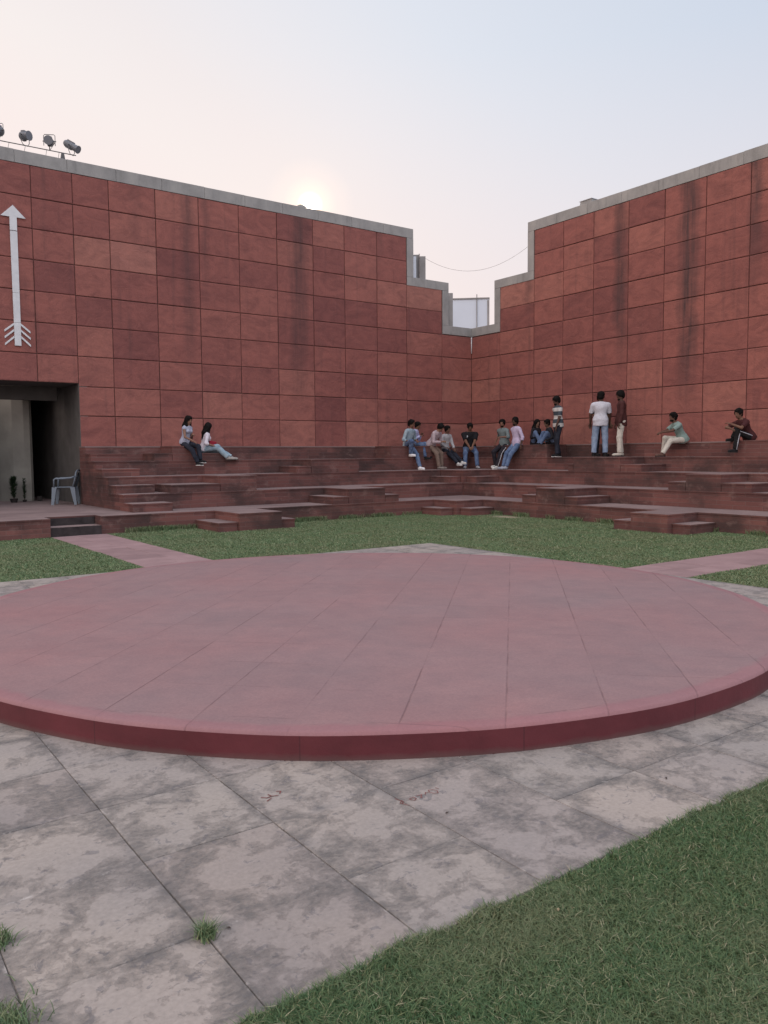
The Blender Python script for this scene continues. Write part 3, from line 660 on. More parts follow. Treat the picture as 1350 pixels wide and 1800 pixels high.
# buildings seen through the gap
def at(pxr, D, z=0): # point at bearing (photo px column at 1350 wide) and distance
    X = (pxr - 675) / 1402.54
    v_ = (RIGHT * X + FWD).normalized(); pnt = CAM + v_ * D; return Vector((pnt.x, pnt.y, z))
def tower(name, x0, x1, D, z1, mat, label, cat, depth=2.5, z0=0):
    A = at(x0, D); Bp = at(x1, D); o = empty(name, (A + Bp) / 2); tag(o, label, cat)
    w_ = (Bp - A).length; dirv = (Bp - A).normalized(); o.rotation_euler = (0, 0, math.atan2(dirv.y, dirv.x))
    return o, w_
o, w_ = tower('roof_pillar', 727, 750, 26.6, 7.98, None, 'grey concrete roof pillar behind the upper notch of the left wall', 'pillar')
mb = MB(); mb.box(-w_ / 2 - .2, w_ / 2 - .22, .05, .35, 0, 8.03); mb.build('slab', M['grey_wall'], o, bevel=.01)
mb = MB(); mb.box(w_ / 2 - .19, w_ / 2, -.02, .30, 0, 7.96); mb.build('slab', M['grey_wall'], o, bevel=.01)
mb = MB(); mb.tube([(w_ / 2 - .205, .0, 0), (w_ / 2 - .205, .0, 8.04)], .018, 6); mb.build('cable', M['cable'], o)
mb = MB(); mb.box(-w_ / 2 - .05, -w_ / 2 + .13, -.05, .02, 6.8, 7.95); mb.build('white_strip', M['white_wall'], o)
o, w_ = tower('roof_pillar', 788, 797, 29.2, 7.0, None, 'thin grey pillar beside the pale blue building in the gap', 'pillar')
mb = MB(); mb.box(-w_ / 2 - .15, w_ / 2, .0, .3, 0, 7.28); mb.build('slab', M['grey_wall'], o, bevel=.01)
mb = MB(); mb.tube([(-w_ / 2 + .01, -.03, 0), (-w_ / 2 + .01, -.03, 7.18)], .02, 6); mb.build('cable', M['cable'], o)
o, w_ = tower('pale_building', 793, 859.5, 42, 9.4, None, 'pale blue flat roofed building seen through the gap between the walls', 'building')
mb = MB(); mb.box(-w_ / 2 - .8, w_ / 2, 0, 6, 0, 9.46); mb.build('building_wall', M['white_wall'], o)
mb = MB(); mb.box(-w_ / 2 - .85, w_ / 2 + .03, -.04, 6.05, 9.463, 9.53); mb.build('roof_edge', M['grey_wall'], o)
mb = MB(); mb.tube([(w_ / 2 - .62, -.05, 0), (w_ / 2 - .62, -.05, 9.7)], .025, 6); mb.build('pipe', M['grey_wall'], o)
mb = MB(); mb.box(w_ / 2 - .09, w_ / 2 + .02, -.02, .2, 0, 9.40); mb.build('corner_post', M['grey_wall'], o)
# sagging wire
A = Vector(at(749, 26.6, 7.90)); Bp = Vector((-.2, 2.50, 7.97)); mb = MB(); ptsw = []
for k in range(25):
    t_ = k / 24; q = A.lerp(Bp, t_); q.z -= .60 * 4 * t_ * (1 - t_); ptsw.append(q)
mb.tube(ptsw, .0045, 5); tag(mb.build('hanging_wire', M['cable']), 'thin black wire sagging across the gap between the two walls', 'wire')
# ------------------------------------------------------------------ lawns
def fnoise(x, y, s=1.0, seed=0):
    rs = np.random.RandomState(seed); v = 0
    for k in range(6):
        a = rs.uniform(0, 2 * math.pi); f = s * rs.uniform(.6, 2.6); ph = rs.uniform(0, 6.28)
        v = v + np.sin((x * math.cos(a) + y * math.sin(a)) * f + ph)
    return v / 6
def blades(name, pts, hgt, wid, mat, label=None, lean=.55):
    n = len(pts); pts = np.asarray(pts, dtype=np.float32)
    th = np.random.uniform(0, 2 * math.pi, n); tl = np.random.uniform(0, 2 * math.pi, n)
    h = hgt * np.random.uniform(.5, 1.25, n); ww = wid * np.random.uniform(.7, 1.3, n)
    ln = h * lean * np.random.uniform(.15, 1.9, n)
    dx, dy = np.cos(th) * ww / 2, np.sin(th) * ww / 2; lx, ly = np.cos(tl) * ln, np.sin(tl) * ln
    V = np.zeros((n, 5, 3), np.float32)
    V[:, 0] = pts + np.stack([-dx, -dy, -.004 * np.ones(n)], 1); V[:, 1] = pts + np.stack([dx, dy, -.004 * np.ones(n)], 1)
    V[:, 2] = pts + np.stack([dx * .8 + lx * .35, dy * .8 + ly * .35, h * .6], 1); V[:, 3] = pts + np.stack([-dx * .8 + lx * .35, -dy * .8 + ly * .35, h * .6], 1)
    V[:, 4] = pts + np.stack([lx, ly, h], 1)
    me = bpy.data.meshes.new(name); me.vertices.add(n * 5); me.vertices.foreach_set('co', V.reshape(-1))
    base = (np.arange(n) * 5)[:, None]
    loops = (base + np.array([0, 1, 2, 3, 3, 2, 4])[None]).reshape(-1)
    me.loops.add(n * 7); me.loops.foreach_set('vertex_index', loops.astype(np.int32))
    me.polygons.add(n * 2); ls = (np.arange(n) * 7)[:, None] + np.array([0, 4])[None]
    me.polygons.foreach_set('loop_start', ls.reshape(-1).astype(np.int32))
    me.update(calc_edges=True); me.validate(); me.materials.append(mat)
    o = bpy.data.objects.new(name, me); link(o); return o
def inside_lawn(x, y, e=0.0):
    wob = .035 * fnoise(x, y, 9, 3) + .015 * fnoise(x, y, 30, 4) + e
    w2 = W[2] + .015
    out_pave = (x < P0 + wob) | (y < P0 + wob) | (x > P1 - wob) | (y > P1 - wob - .0)
    pL = (np.abs(x - 14.09) < .515 - wob * .6) & (y < P0 + .1); pR = (np.abs(y - 14.15) < .475 - wob * .6) & (x < P0 + .1)
    ok = out_pave & ~pL & ~pR & (x > w2) & (y > w2) & (x < 21.5) & (y < 21.5)
    ok &= ~((x > 9.93) & (x < 11.72) & (y < 5.6)) & ~((y > 9.98) & (y < 11.7) & (x < 5.34)) & ~((x < 5.27) & (y < 5.27)) & ~((x < 5.68) & (y < 5.2) & (x > 4)) & ~((y < 5.68) & (x < 5.2) & (y > 4))
    return ok
def scatter(n, x0, x1, y0, y1): return np.random.uniform(x0, x1, n), np.random.uniform(y0, y1, n)
cx_, cy_ = CAM.x, CAM.y
def in_view(x, y, margin=.12):
    fx = (x - cx_) * FWD.x + (y - cy_) * FWD.y; rx_ = (x - cx_) * RIGHT.x + (y - cy_) * RIGHT.y
    return (fx > .2) & (np.abs(rx_) < fx * (.482 + margin) + .4)
# bare soil sheets under the grass with an uneven edge
sm = MB(); G_ = .10
gx = np.arange(W[2], 21.5, G_); GX, GY = np.meshgrid(gx, gx, indexing='ij')
K = inside_lawn(GX + G_ / 2, GY + G_ / 2)
for i, j in zip(*np.nonzero(K)):
    x, y = gx[i], gx[j]
    zz_ = .002 if (min(abs(x - P0), abs(y - P0), abs(x - P1), abs(y - P1)) > .1) else -.004
    sm.poly([(x, y, -.0035), (x + G_, y, -.0035), (x + G_, y + G_, -.0035), (x, y + G_, -.0035)])
tag(sm.build('lawn', M['soil']), kind='structure')
X, Y = scatter(2300000, 13.5, 21.4, P1 - .06, 21.4)
k = inside_lawn(X, Y) & in_view(X, Y); X, Y = X[k], Y[k]
D = np.hypot(X - cx_, Y - cy_); k = np.random.rand(len(X)) < np.clip(2.3 / D, 0, 1) ** 1.1; X, Y = X[k], Y[k]
cl_ = fnoise(X, Y, 14, 8)
Z = .004 + .012 * np.clip(fnoise(X, Y, 3.5, 6), -1, 1)
k = np.random.rand(len(X)) < np.clip(.85 + cl_ * .8, .2, 1); X, Y, Z = X[k], Y[k], Z[k]
tag(blades('grass', np.stack([X, Y, Z], 1), .017, .0030, M['blade_near'], lean=1.6), kind='stuff')
X, Y = scatter(1300000, W[2], 19.5, W[2], 19.5)
k = inside_lawn(X, Y, -.02) & in_view(X, Y) & (((X < P0 + .2) | (Y < P0 + .2)) | (X > P1)); X, Y = X[k], Y[k]
D = np.hypot(X - cx_, Y - cy_)
k = np.random.rand(len(X)) < np.clip(9.5 / D, 0, 1) ** 1.6; X, Y = X[k], Y[k]
k = np.random.rand(len(X)) < np.clip(.8 + fnoise(X, Y, 5, 9) * .9, .25, 1); X, Y = X[k], Y[k]
k = np.random.rand(len(X)) > 1.3 * np.exp(-(((X - 4.75) / .28) ** 2 + ((Y - 6.5) / .5) ** 2)); X, Y = X[k], Y[k]
tag(blades('grass', np.stack([X, Y, .002 + 0 * X], 1), .013, .009, M['blade'], lean=1.6), kind='stuff')
# taller fringe against the stone
def fringe(n):
    out = []
    for (fx, x0, x1, axis) in (('L', 5.7, 13.5, W[2] + .02), ('R', 5.7, 13.6, W[2] + .02)):
        t_ = np.random.uniform(x0, x1, n); o_ = axis + np.abs(np.random.normal(0, .04, n))
        dens = fnoise(t_, t_ * 0, 3, 12 if fx == 'L' else 13)
        k = np.random.rand(n) < np.clip(.35 + dens * 1.5, 0, 1); t_, o_ = t_[k], o_[k]
        x, y = (t_, o_) if fx == 'L' else (o_, t_)
        kk = inside_lawn(x, y, -.05); out.append(np.stack([x[kk], y[kk], 0 * x[kk]], 1))
    return np.concatenate(out)
tag(blades('grass', fringe(14000), .10, .009, M['blade'], lean=.6), kind='stuff')
def tuft(x, y, r, h, n, label, mat='blade'):
    o_pts = np.random.normal(0, r, (n, 2)); pts = np.stack([o_pts[:, 0], o_pts[:, 1], 0 * o_pts[:, 0]], 1)
    ob = blades('grass_tuft', pts, h, .004, M[mat], lean=.8); ob.location = (x, y, .004)
    tag(ob, label, 'weed', 'grass tufts growing in the paving joints'); return ob
tuft(17.34, 17.955, .014, .045, 220, 'small upright grass tuft in a paving joint left of the lawn')
tuft(17.955, 18.02, .045, .034, 900, 'dense green grass clump in the paving at the bottom left corner')
tuft(17.88, 17.60, .025, .03, 260, 'thin grass tuft at the left edge of the paving, above the corner clump')
# ------------------------------------------------------------------ chair and plants in the doorway
def chair(loc, rz):
    o = empty('plastic_chair', loc, rz); tag(o, 'blue grey plastic armchair standing in the doorway against its right side', 'chair')
    mb = MB(); n = 8                                    # seat shell, front is +x
    mb.box(-.20, .23, -.21, .21, .415, .435); mb.box(.215, .245, -.20, .20, .385, .430); mb.build('seat', M['chair'], o, bevel=.012)
    bk_ = MB()
    for k in range(7):
        y = -.165 + .055 * k
        bk_.poly([(-.205, y - .021, .43), (-.205, y + .021, .43), (-.275 - .02 * math.cos(y * 6), y + .017, .78), (-.275 - .02 * math.cos(y * 6), y - .017, .78)])
        bk_.poly([(-.217, y - .017, .43), (-.287 - .02 * math.cos(y * 6), y - .017, .78), (-.287 - .02 * math.cos(y * 6), y + .017, .78), (-.217, y + .017, .43)])
    bk_.tube([(-.21, -.21, .43), (-.27, -.215, .66), (-.29, -.20, .79), (-.305, -.1, .835), (-.31, 0, .845), (-.305, .1, .835), (-.29, .20, .79), (-.27, .215, .66), (-.21, .21, .43)], .019, 8)
    bk_.build('backrest', M['chair'], o, smooth=True)
    for s in (-1, 1):
        mb = MB(); mb.tube([(-.275, s * .215, .70), (-.18, s * .245, .655), (.0, s * .25, .64), (.17, s * .245, .64), (.215, s * .235, .615), (.225, s * .225, .43)], [.018, .022, .024, .024, .022, .018], 8); mb.build('armrest', M['chair'], o, smooth=True)
        for (x0, x1) in ((.215, .265), (-.20, -.265)):
            mb = MB(); i0 = 0
            for z, hw, f in ((.43, .055, 0), (.0, .030, 1)):
                cx = x0 + (x1 - x0) * f; cy = s * (.195 + .035 * f)
                mb.v += [(cx - hw, cy - hw * .6, z), (cx + hw, cy - hw * .6, z), (cx + hw, cy + hw * .6, z), (cx - hw, cy + hw * .6, z)]
            for q in ((0, 1, 5, 4), (1, 2, 6, 5), (2, 3, 7, 6), (3, 0, 4, 7), (4, 5, 6, 7)): mb.f.append(q); mb.m.append(0)
            mb.build('leg', M['chair'], o)
    return o
def img_yaw(deg): v = RIGHT * math.cos(R(deg)) + FWD * math.sin(R(deg)); return math.atan2(v.y, v.x)
chair((13.16, -.18, .354), img_yaw(190))
def plant(loc, h, r, n, label, pot=.09):
    o = empty('potted_plant', loc); tag(o, label, 'potted plant', 'plants in the passage')
    mb = MB(); mb.tube([(0, 0, 0), (0, 0, pot * 1.1)], [pot * .85, pot * 1.15], 12); mb.build('pot', M['pot'], o)
    mb = MB(); mb.tube([(0, 0, pot), (.01, 0, h * .55)], [.012, .007], 6); mb.build('stem', M['wood_dark'], o)
    mb = MB(); rs = random.Random(n)
    for k in range(n):
        z = pot + .04 + (h - pot - .1) * rs.random() ** .8; a = rs.random() * 6.28; u_ = (z - pot) / (h - pot)
        rad = r * (1.0 - .35 * abs(u_ - .6) * 2) * rs.uniform(.3, 1); L = rs.uniform(.05, .10)
        c = Vector((math.cos(a) * rad, math.sin(a) * rad, z)); dr = Vector((math.cos(a), math.sin(a), rs.uniform(.2, 1.6))).normalized(); sd2 = dr.cross(Vector((0, 0, 1))).normalized() * L * .22
        mb.poly([c - dr * L * .5, c + sd2, c + dr * L * .6, c - sd2])
    mb.build('foliage', M['leaf'], o); return o
plant((13.98, -2.05, .353), .72, .105, 420, 'dark bushy potted plant just inside the doorway, left of the chair')
plant((13.70, -2.15, .353), .66, .05, 130, 'thin dark potted plant against the curved wall of the passage', .05)
mb = MB(); mb.box(-.06, .06, -.05, .05, 0, .13); ob = mb.build('door_stop', M['pot'], bevel=.01); ob.location = (13.30, -2.30, .353)
tag(ob, 'small dark block on the floor at the end of the curved passage wall', 'block')
# ------------------------------------------------------------------ people: implicit surfaces meshed by surface nets
def surface_nets(F, org, h):
    s = F < 0
    c = np.zeros(tuple(k - 1 for k in F.shape), bool); allin = np.ones_like(c)
    offs = [(i, j, k) for i in (0, 1) for j in (0, 1) for k in (0, 1)]
    nx, ny, nz = c.shape
    for (i, j, k) in offs:
        q = s[i:i + nx, j:j + ny, k:k + nz]; c |= q; allin &= q
    act = c & ~allin; idx = -np.ones(c.shape, np.int64); ii = np.argwhere(act); idx[act] = np.arange(len(ii))
    P = np.zeros((len(ii), 3)); cnt = np.zeros(len(ii))
    for a in range(3):
        for (i, j, k) in offs:
            o0 = [i, j, k]
            if o0[a]: continue
            o1 = list(o0); o1[a] = 1
            f0 = F[ii[:, 0] + o0[0], ii[:, 1] + o0[1], ii[:, 2] + o0[2]]; f1 = F[ii[:, 0] + o1[0], ii[:, 1] + o1[1], ii[:, 2] + o1[2]]
            m_ = (f0 < 0) != (f1 < 0); t_ = np.where(m_, f0 / np.where(m_, f0 - f1, 1), 0)
            q = np.array(o0, float)[None].repeat(len(ii), 0); q[:, a] += t_
            P[m_] += q[m_]; cnt[m_] += 1
    P /= np.maximum(cnt, 1)[:, None]; V = (ii + P) * h + org
    faces = []
    for a in range(3):
        b, c2 = (a + 1) % 3, (a + 2) % 3
        sl0 = [slice(1, -1)] * 3; sl1 = [slice(1, -1)] * 3
        sl0[a] = slice(0, F.shape[a] - 1); sl1[a] = slice(1, F.shape[a])
        ch = s[tuple(sl0)] != s[tuple(sl1)]; e = np.argwhere(ch); 
        if not len(e): continue
        off = np.array([1, 1, 1]); off[a] = 0; e = e + off
        ins = s[e[:, 0], e[:, 1], e[:, 2]]
        def cell(db, dc):
            q = e.copy(); q[:, b] -= db; q[:, c2] -= dc; return idx[q[:, 0], q[:, 1], q[:, 2]]
        q = np.stack([cell(1, 1), cell(0, 1), cell(0, 0), cell(1, 0)], 1)
        q[~ins] = q[~ins][:, ::-1]; faces.append(q)
    return V, np.concatenate(faces)
class SDF:
    def __init__(s): s.p = []
    def cone(s, a, b, ra, rb, k=.02, cut0=None, cut1=None, sub=False, flat=None):
        s.p.append(('c', np.array(a, float), np.array(b, float), ra, rb, k, cut0, cut1, sub)); return s
    def ell(s, c, r, X=(1, 0, 0), Y=(0, 1, 0), k=.02, sub=False):
        X = np.array(X, float); Y = np.array(Y, float); X /= np.linalg.norm(X); Y -= X * X.dot(Y); Y /= np.linalg.norm(Y)
        s.p.append(('e', np.array(c, float), np.array(r, float), np.stack([X, Y, np.cross(X, Y)]), k, sub)); return s
    def plane(s, pt, nn): s.p.append(('p', np.array(pt, float), np.array(nn, float))); return s
    def mesh(s, h, planes=(), wrinkle=0.0, seed=0):
        lo, hi = np.full(3, 9.), np.full(3, -9.)
        bbs = []
        for q in s.p:
            if q[0] == 'p': bbs.append((None, None)); continue
            if q[0] == 'c': r = max(q[3], q[4]); l_ = np.minimum(q[1], q[2]) - r; h_ = np.maximum(q[1], q[2]) + r
            else: r = q[2].max(); l_ = q[1] - r; h_ = q[1] + r
            bbs.append((l_, h_)); lo = np.minimum(lo, l_); hi = np.maximum(hi, h_)
        lo -= 3 * h; n = np.ceil((hi + 3 * h - lo) / h).astype(int) + 1
        F = np.full(tuple(n), .12)
        for q, (l_, h_) in zip(s.p, bbs):
            if q[0] == 'p':
                X, Y, Z = np.meshgrid(*[lo[a] + h * np.arange(n[a]) for a in range(3)], indexing='ij'); pt, nn = q[1], q[2]
                F = np.maximum(F, (X - pt[0]) * nn[0] + (Y - pt[1]) * nn[1] + (Z - pt[2]) * nn[2]); continue
            k = q[4] if q[0] == 'e' else q[5]; mg = k + 2.5 * h
            i0 = np.maximum(0, ((l_ - mg - lo) / h).astype(int)); i1 = np.minimum(n, ((h_ + mg - lo) / h).astype(int) + 2)
            ax = [lo[a] + h * np.arange(i0[a], i1[a]) for a in range(3)]
            Pt = np.stack(np.meshgrid(*ax, indexing='ij'), -1)
            if q[0] == 'c':
                _, a, b, ra, rb, k, c0, c1, sub = q; ab = b - a; L2 = ab.dot(ab) + 1e-9
                tt = ((Pt - a) @ ab) / L2; t_ = np.clip(tt, 0, 1)
                dd = np.linalg.norm(Pt - a - t_[..., None] * ab, axis=-1) - (ra + (rb - ra) * t_)
                L = math.sqrt(L2)
                if c0 is not None: dd = np.maximum(dd, (c0 - tt) * L)
                if c1 is not None: dd = np.maximum(dd, (tt - c1) * L)
            else:
                _, c, r, Rm, k, sub = q; v = (Pt - c) @ Rm.T
                k0 = np.linalg.norm(v / r, axis=-1); k1 = np.linalg.norm(v / r ** 2, axis=-1) + 1e-9; dd = k0 * (k0 - 1) / k1
            S_ = tuple(slice(i0[a], i1[a]) for a in range(3)); G = F[S_]
            if sub: F[S_] = np.maximum(G, -dd); continue
            hh = np.clip(.5 + .5 * (G - dd) / k, 0, 1); F[S_] = G * (1 - hh) + dd * hh - k * hh * (1 - hh)
        ax = [lo[a] + h * np.arange(n[a]) for a in range(3)]
        if wrinkle:
            X, Y, Z = np.meshgrid(*ax, indexing='ij'); rs = np.random.RandomState(seed)
            w_ = 0
            for _ in range(7):
                v = rs.normal(size=3); v /= np.linalg.norm(v); f = rs.uniform(22, 60)
                w_ = w_ + np.sin((X * v[0] + Y * v[1] + Z * v[2]) * f + rs.uniform(0, 6) + 1.5 * np.sin(X * 9 + Z * 13))
            F = F + wrinkle * w_ / 3
        for (pt, nn) in planes:
            X, Y, Z = np.meshgrid(*ax, indexing='ij')
            F = np.maximum(F, (X - pt[0]) * nn[0] + (Y - pt[1]) * nn[1] + (Z - pt[2]) * nn[2])
        return surface_nets(F, lo, h)
def mesh_from(name, V, Fc, mats, parent, extra=None):
    v = [tuple(p) for p in V]; f = [tuple(q) for q in Fc]; mi = [0] * len(f)
    if extra is not None:
        i0 = len(v); v += extra.v; f += [tuple(i0 + k for k in q) for q in extra.f]; mi += extra.m
    me = bpy.data.meshes.new(name); me.from_pydata(v, [], f)
    for mm in (mats if isinstance(mats, (list, tuple)) else [mats]): me.materials.append(mm)
    me.polygons.foreach_set('material_index', mi); me.polygons.foreach_set('use_smooth', [True] * len(f)); me.update()
    o = bpy.data.objects.new(name, me); link(o, parent); return o
CM = {}
def cloth(c, rough=.85):
    key = tuple(round(x, 3) for x in c)
    if key not in CM: CM[key] = plain('cloth', c, rough, .2, .12, 25)
    return CM[key]
def skin(c=(.16, .085, .058)): return cloth(c, .55)
M['eye'] = plain('eye_dark', (.02, .015, .012), .3, .5)
M['sole'] = plain('white_sole', (.55, .55, .55), .7)
M['hair'] = plain('black_hair', (.007, .006, .006), .75, .12, .3, 60)
mt, t, b = newmat('striped_jersey', .85, .2); o = objco(t); sx = N(t, 'ShaderNodeSeparateXYZ'); lk(t, o, sx.inputs[0])
fz = math_(t, 'FRACT', math_(t, 'DIVIDE', math_(t, 'ADD', sx.outputs[2], 2.06), .215))
c = mix_(t, math_(t, 'GREATER_THAN', fz, .52), (.055, .068, .085), (.50, .50, .50)); lk(t, c, b.inputs['Base Color']); M['stripe'] = mt
def jeans(c, light):
    mt, t, b = newmat('denim', .9, .15); o = objco(t)
    f = ramp_(t, noise(t, o, 7, 5, .6), [(.35, c), (.68, light)]); lk(t, f, b.inputs['Base Color']); return mt
M['jean_blue'] = jeans((.065, .10, .19), (.14, .20, .32)); M['jean_light'] = jeans((.15, .215, .33), (.28, .35, .47)); M['jean_dark'] = jeans((.012, .014, .022), (.032, .036, .052))
M['denim_shirt'] = jeans((.20, .28, .35), (.36, .44, .48)); M['jean_pale'] = jeans((.17, .26, .34), (.33, .42, .48))
def nv(v): v = np.array(v, float); return v / (np.linalg.norm(v) + 1e-9)
def ik(a, b, l1, l2, pole):
    a = np.array(a, float); b = np.array(b, float); d_ = b - a; L = np.linalg.norm(d_)
    if L > (l1 + l2) * .995: b = a + d_ / L * (l1 + l2) * .995; L = (l1 + l2) * .995; d_ = b - a
    u_ = d_ / L; x = (l1 * l1 - l2 * l2 + L * L) / (2 * L); hgt = math.sqrt(max(l1 * l1 - x * x, 1e-6))
    p = np.array(pole, float); p = p - u_ * p.dot(u_); p = nv(p); return a + u_ * x + p * hgt, b
def person(label, loc, yaw, hip, feet, hands, shirt, pants, shoes=None, lean=0, side=0, head=(0, 0), knee=((.9, .15, .5), (.9, -.15, .5)), elbow=((-.6, .6, -.5), (-.6, -.6, -.5)),
           sleeve='short', hair='short', build=1.0, female=False, skin_c=(.16, .085, .058), hem=-.10, sole=False, group='people around the courtyard', flare=1.0, twist=0, beard=False, seed=1, toes=(0, 0), stripe=None, logo=None, H=1.0, scale=1.0):
    """local frame: x forward, y left, z up, origin at loc; hip height above loc"""
    o = empty('person', loc, img_yaw(yaw)); tag(o, label, 'person')
    if group: o['group'] = group
    hip = np.array(hip if len(np.shape(hip)) else (0, 0, hip), float) / scale; o.scale = (scale,) * 3
    feet = [np.array(q, float) / scale for q in feet]; hands = [np.array(q, float) / scale for q in hands]
    le, sd2 = R(lean), R(side)
    T = nv((math.sin(le), -math.sin(sd2), math.cos(le) * math.cos(sd2))); Fw0 = nv(np.array([math.cos(le), 0, -math.sin(le)])); 
    Lf = nv(np.cross(T, Fw0)); Fw = np.cross(Lf, T)
    tw = R(twist); Fs = Fw * math.cos(tw) + Lf * math.sin(tw); Ls = Lf * math.cos(tw) - Fw * math.sin(tw)
    waist = hip + T * .20; chest = hip + T * .37 * H - Fs * .005; neck = hip + T * .51 * H; sw = .158 if female else .178
    bw = build * (.92 if female else 1.0)
    sh = [neck - T * .078 + Ls * sw * bw, neck - T * .078 - Ls * sw * bw]
    hy, hp = R(head[0]), R(head[1])
    Hf = nv(np.array([math.cos(hy), math.sin(hy), 0]) * math.cos(hp) - np.array([0, 0, 1]) * math.sin(hp))
    Hu = nv(np.array([0, 0, 1]) + T * .4 - Hf * Hf.dot(np.array([0, 0, 1]) + T * .4)); Hl = np.cross(Hu, Hf)
    hc = neck + T * .05 + nv(T + Hu) * .10 + Hf * .012          # centre of the head
    l1, l2 = .275 * H, .245 * H; L1, L2 = .43 * H, .42 * H
    arms = []
    for k in (0, 1): arms.append((sh[k],) + tuple(ik(sh[k], hands[k], l1, l2, elbow[k])))
    hj = [hip + Lf * .088 * bw, hip - Lf * .088 * bw]
    legs = []
    for k in (0, 1): legs.append((hj[k],) + tuple(ik(hj[k], feet[k], L1, L2, knee[k])))
    # ---- body, one continuous surface
    b = SDF()
    def torso(b, e):
        b.ell(hip + T * .02, (.105 * bw + e, .155 * bw + e, .115 + e), Fw, Lf, .06); b.ell(waist, (.088 * bw + e, .130 * bw + e, .14 + e), Fw, Lf, .06)
        b.ell(chest, (.102 * bw + e, .158 * bw + e, .165 + e), Fs, Ls, .05); b.cone(sh[0] * .9 + sh[1] * .1, sh[1] * .9 + sh[0] * .1, .048 * bw + e, .048 * bw + e, .05); b.cone(neck - T * .02, sh[0] * .85 + sh[1] * .15, .045 + e * .6, .040 + e, .04).cone(neck - T * .02, sh[1] * .85 + sh[0] * .15, .045 + e * .6, .040 + e, .04)
        if female: b.ell(chest + Fs * .085 + Ls * .06 - T * .01, (.045 + e,) * 3, k=.03).ell(chest + Fs * .085 - Ls * .06 - T * .01, (.045 + e,) * 3, k=.03)
    torso(b, 0)
    b.cone(neck - T * .04, hc - Hu * .06, .056, .050, .03)
    b.ell(hc + Hu * .028 - Hf * .008, (.099, .080, .095), Hf, Hl, .02); b.ell(hc - Hu * .045 + Hf * .028, (.056, .052, .062), Hf, Hl, .03)
    b.cone(hc + Hf * .083 + Hu * .012, hc + Hf * .098 - Hu * .022, .008, .013, .012)
    for s in (1, -1): b.ell(hc + Hl * s * .075 - Hu * .002 - Hf * .004, (.017, .008, .028), Hf, Hl, .008); b.ell(hc + Hf * .077 + Hl * s * .03 + Hu * .012, (.010, .014, .011), Hf, Hl, sub=True)
    for (a_, e_, w_) in arms:
        b.cone(a_, e_, .046 * bw, .036 * bw, .03).cone(e_, w_, .037 * bw, .025 * bw, .02)
    for (h_, k_, a_) in legs:
        b.cone(h_, k_, .078 * bw, .050, .03).cone(k_, k_ + (a_ - k_) * .35, .050, .052, .02).cone(k_ + (a_ - k_) * .35, a_, .052, .032, .02)
    ex = MB()
    for s in (1, -1):      # eyes, lips
        c0 = Vector(hc + Hf * .076 + Hl * s * .031 + Hu * .010); i0 = len(ex.v)
        ex.tube([c0 - Vector(Hf) * .004, c0, c0 + Vector(Hf) * .0045], [.010, .0085, .003], 8, 1)
    cl0 = Vector(hc + Hf * .0835 - Hu * .052)
    ex.tube([cl0 - Vector(Hl) * .022 - Vector(Hf) * .006, cl0, cl0 + Vector(Hl) * .022 - Vector(Hf) * .006], [.003, .006, .003], 6, 2)
    for k, (a_, e_, w_) in enumerate(arms):   # palms and five fingers, lightly curled
        dr = nv(w_ - e_); s = 1 if k == 0 else -1
        curl = nv(np.array([0, 0, -1]) - dr * dr.dot([0, 0, -1]) + 1e-3 * Fw); acr = np.cross(dr, curl)
        b.ell(w_ + dr * .048, (.050, .038, .017), dr, acr, .015)
        for q, ln in enumerate((.072, .080, .076, .060)):
            r0 = w_ + dr * .080 + acr * (.027 - .018 * q); p1 = r0 + (dr * .9 + curl * .35) * ln * .45; p2 = p1 + (dr * .6 + curl * .8) * ln * .3; p3 = p2 + (dr * .25 + curl * .95) * ln * .25
            ex.tube([r0 - dr * .01, p1, p2, p3], [.0095, .009, .008, .006], 6, 0)
        r0 = w_ + dr * .025 + acr * .030 * (1 if True else -1); ex.tube([r0, r0 + acr * .022 + dr * .028 + curl * .01, r0 + acr * .026 + dr * .055 + curl * .022], [.012, .0105, .008], 6, 0)
    V, Fc = b.mesh(.0125); mesh_from('body', V, Fc, [skin(skin_c), M['eye'], cloth((.12, .05, .042))], o, ex)
    # ---- shirt
    if sleeve is not None:
        c = SDF(); torso(c, .017)
        c.ell(hip + T * .04, (.121 * bw + .014, .168 * bw + .018, .17), Fw, Lf, .05); c.ell(hip + T * (hem * .7), (.120 * bw + .012, .166 * bw + .014, .12), Fw, Lf, .05); c.plane(neck + T * .008, T); c.plane(hip + T * hem, -T)
        for (a_, e_, w_) in arms:
            if sleeve == 'short': c.cone(a_, e_, .060 * bw, .058 * bw, .03, cut1=.80)
            elif sleeve == 'long': c.cone(a_, e_, .060 * bw, .052 * bw, .03).cone(e_, w_, .052 * bw, .040 * bw, .02, cut1=.93)
            elif sleeve == 'rolled': c.cone(a_, e_, .060 * bw, .053 * bw, .03).cone(e_, w_, .053 * bw, .048 * bw, .02, cut1=.35)
            elif sleeve == 'none': c.cone(a_, e_, .055 * bw, .05 * bw, .03, cut1=.15)
        V, Fc = c.mesh(.0135, (), .0035, seed)
        so_ = mesh_from('shirt', V, Fc, shirt, o)
        if sleeve in ('long', 'rolled', 'short') and not female and hair != 'none':     # a collar
            mb = MB(); nn = 14; ring = []
            for kk in range(nn): a = 2 * math.pi * kk / nn; ring.append(Vector(neck + T * .006 + (Fs * math.cos(a) * .066 + Ls * math.sin(a) * .068)))
            mb.tube(ring + [ring[0]], .011, 6, caps=False); mb.build('collar', shirt, so_, smooth=True)
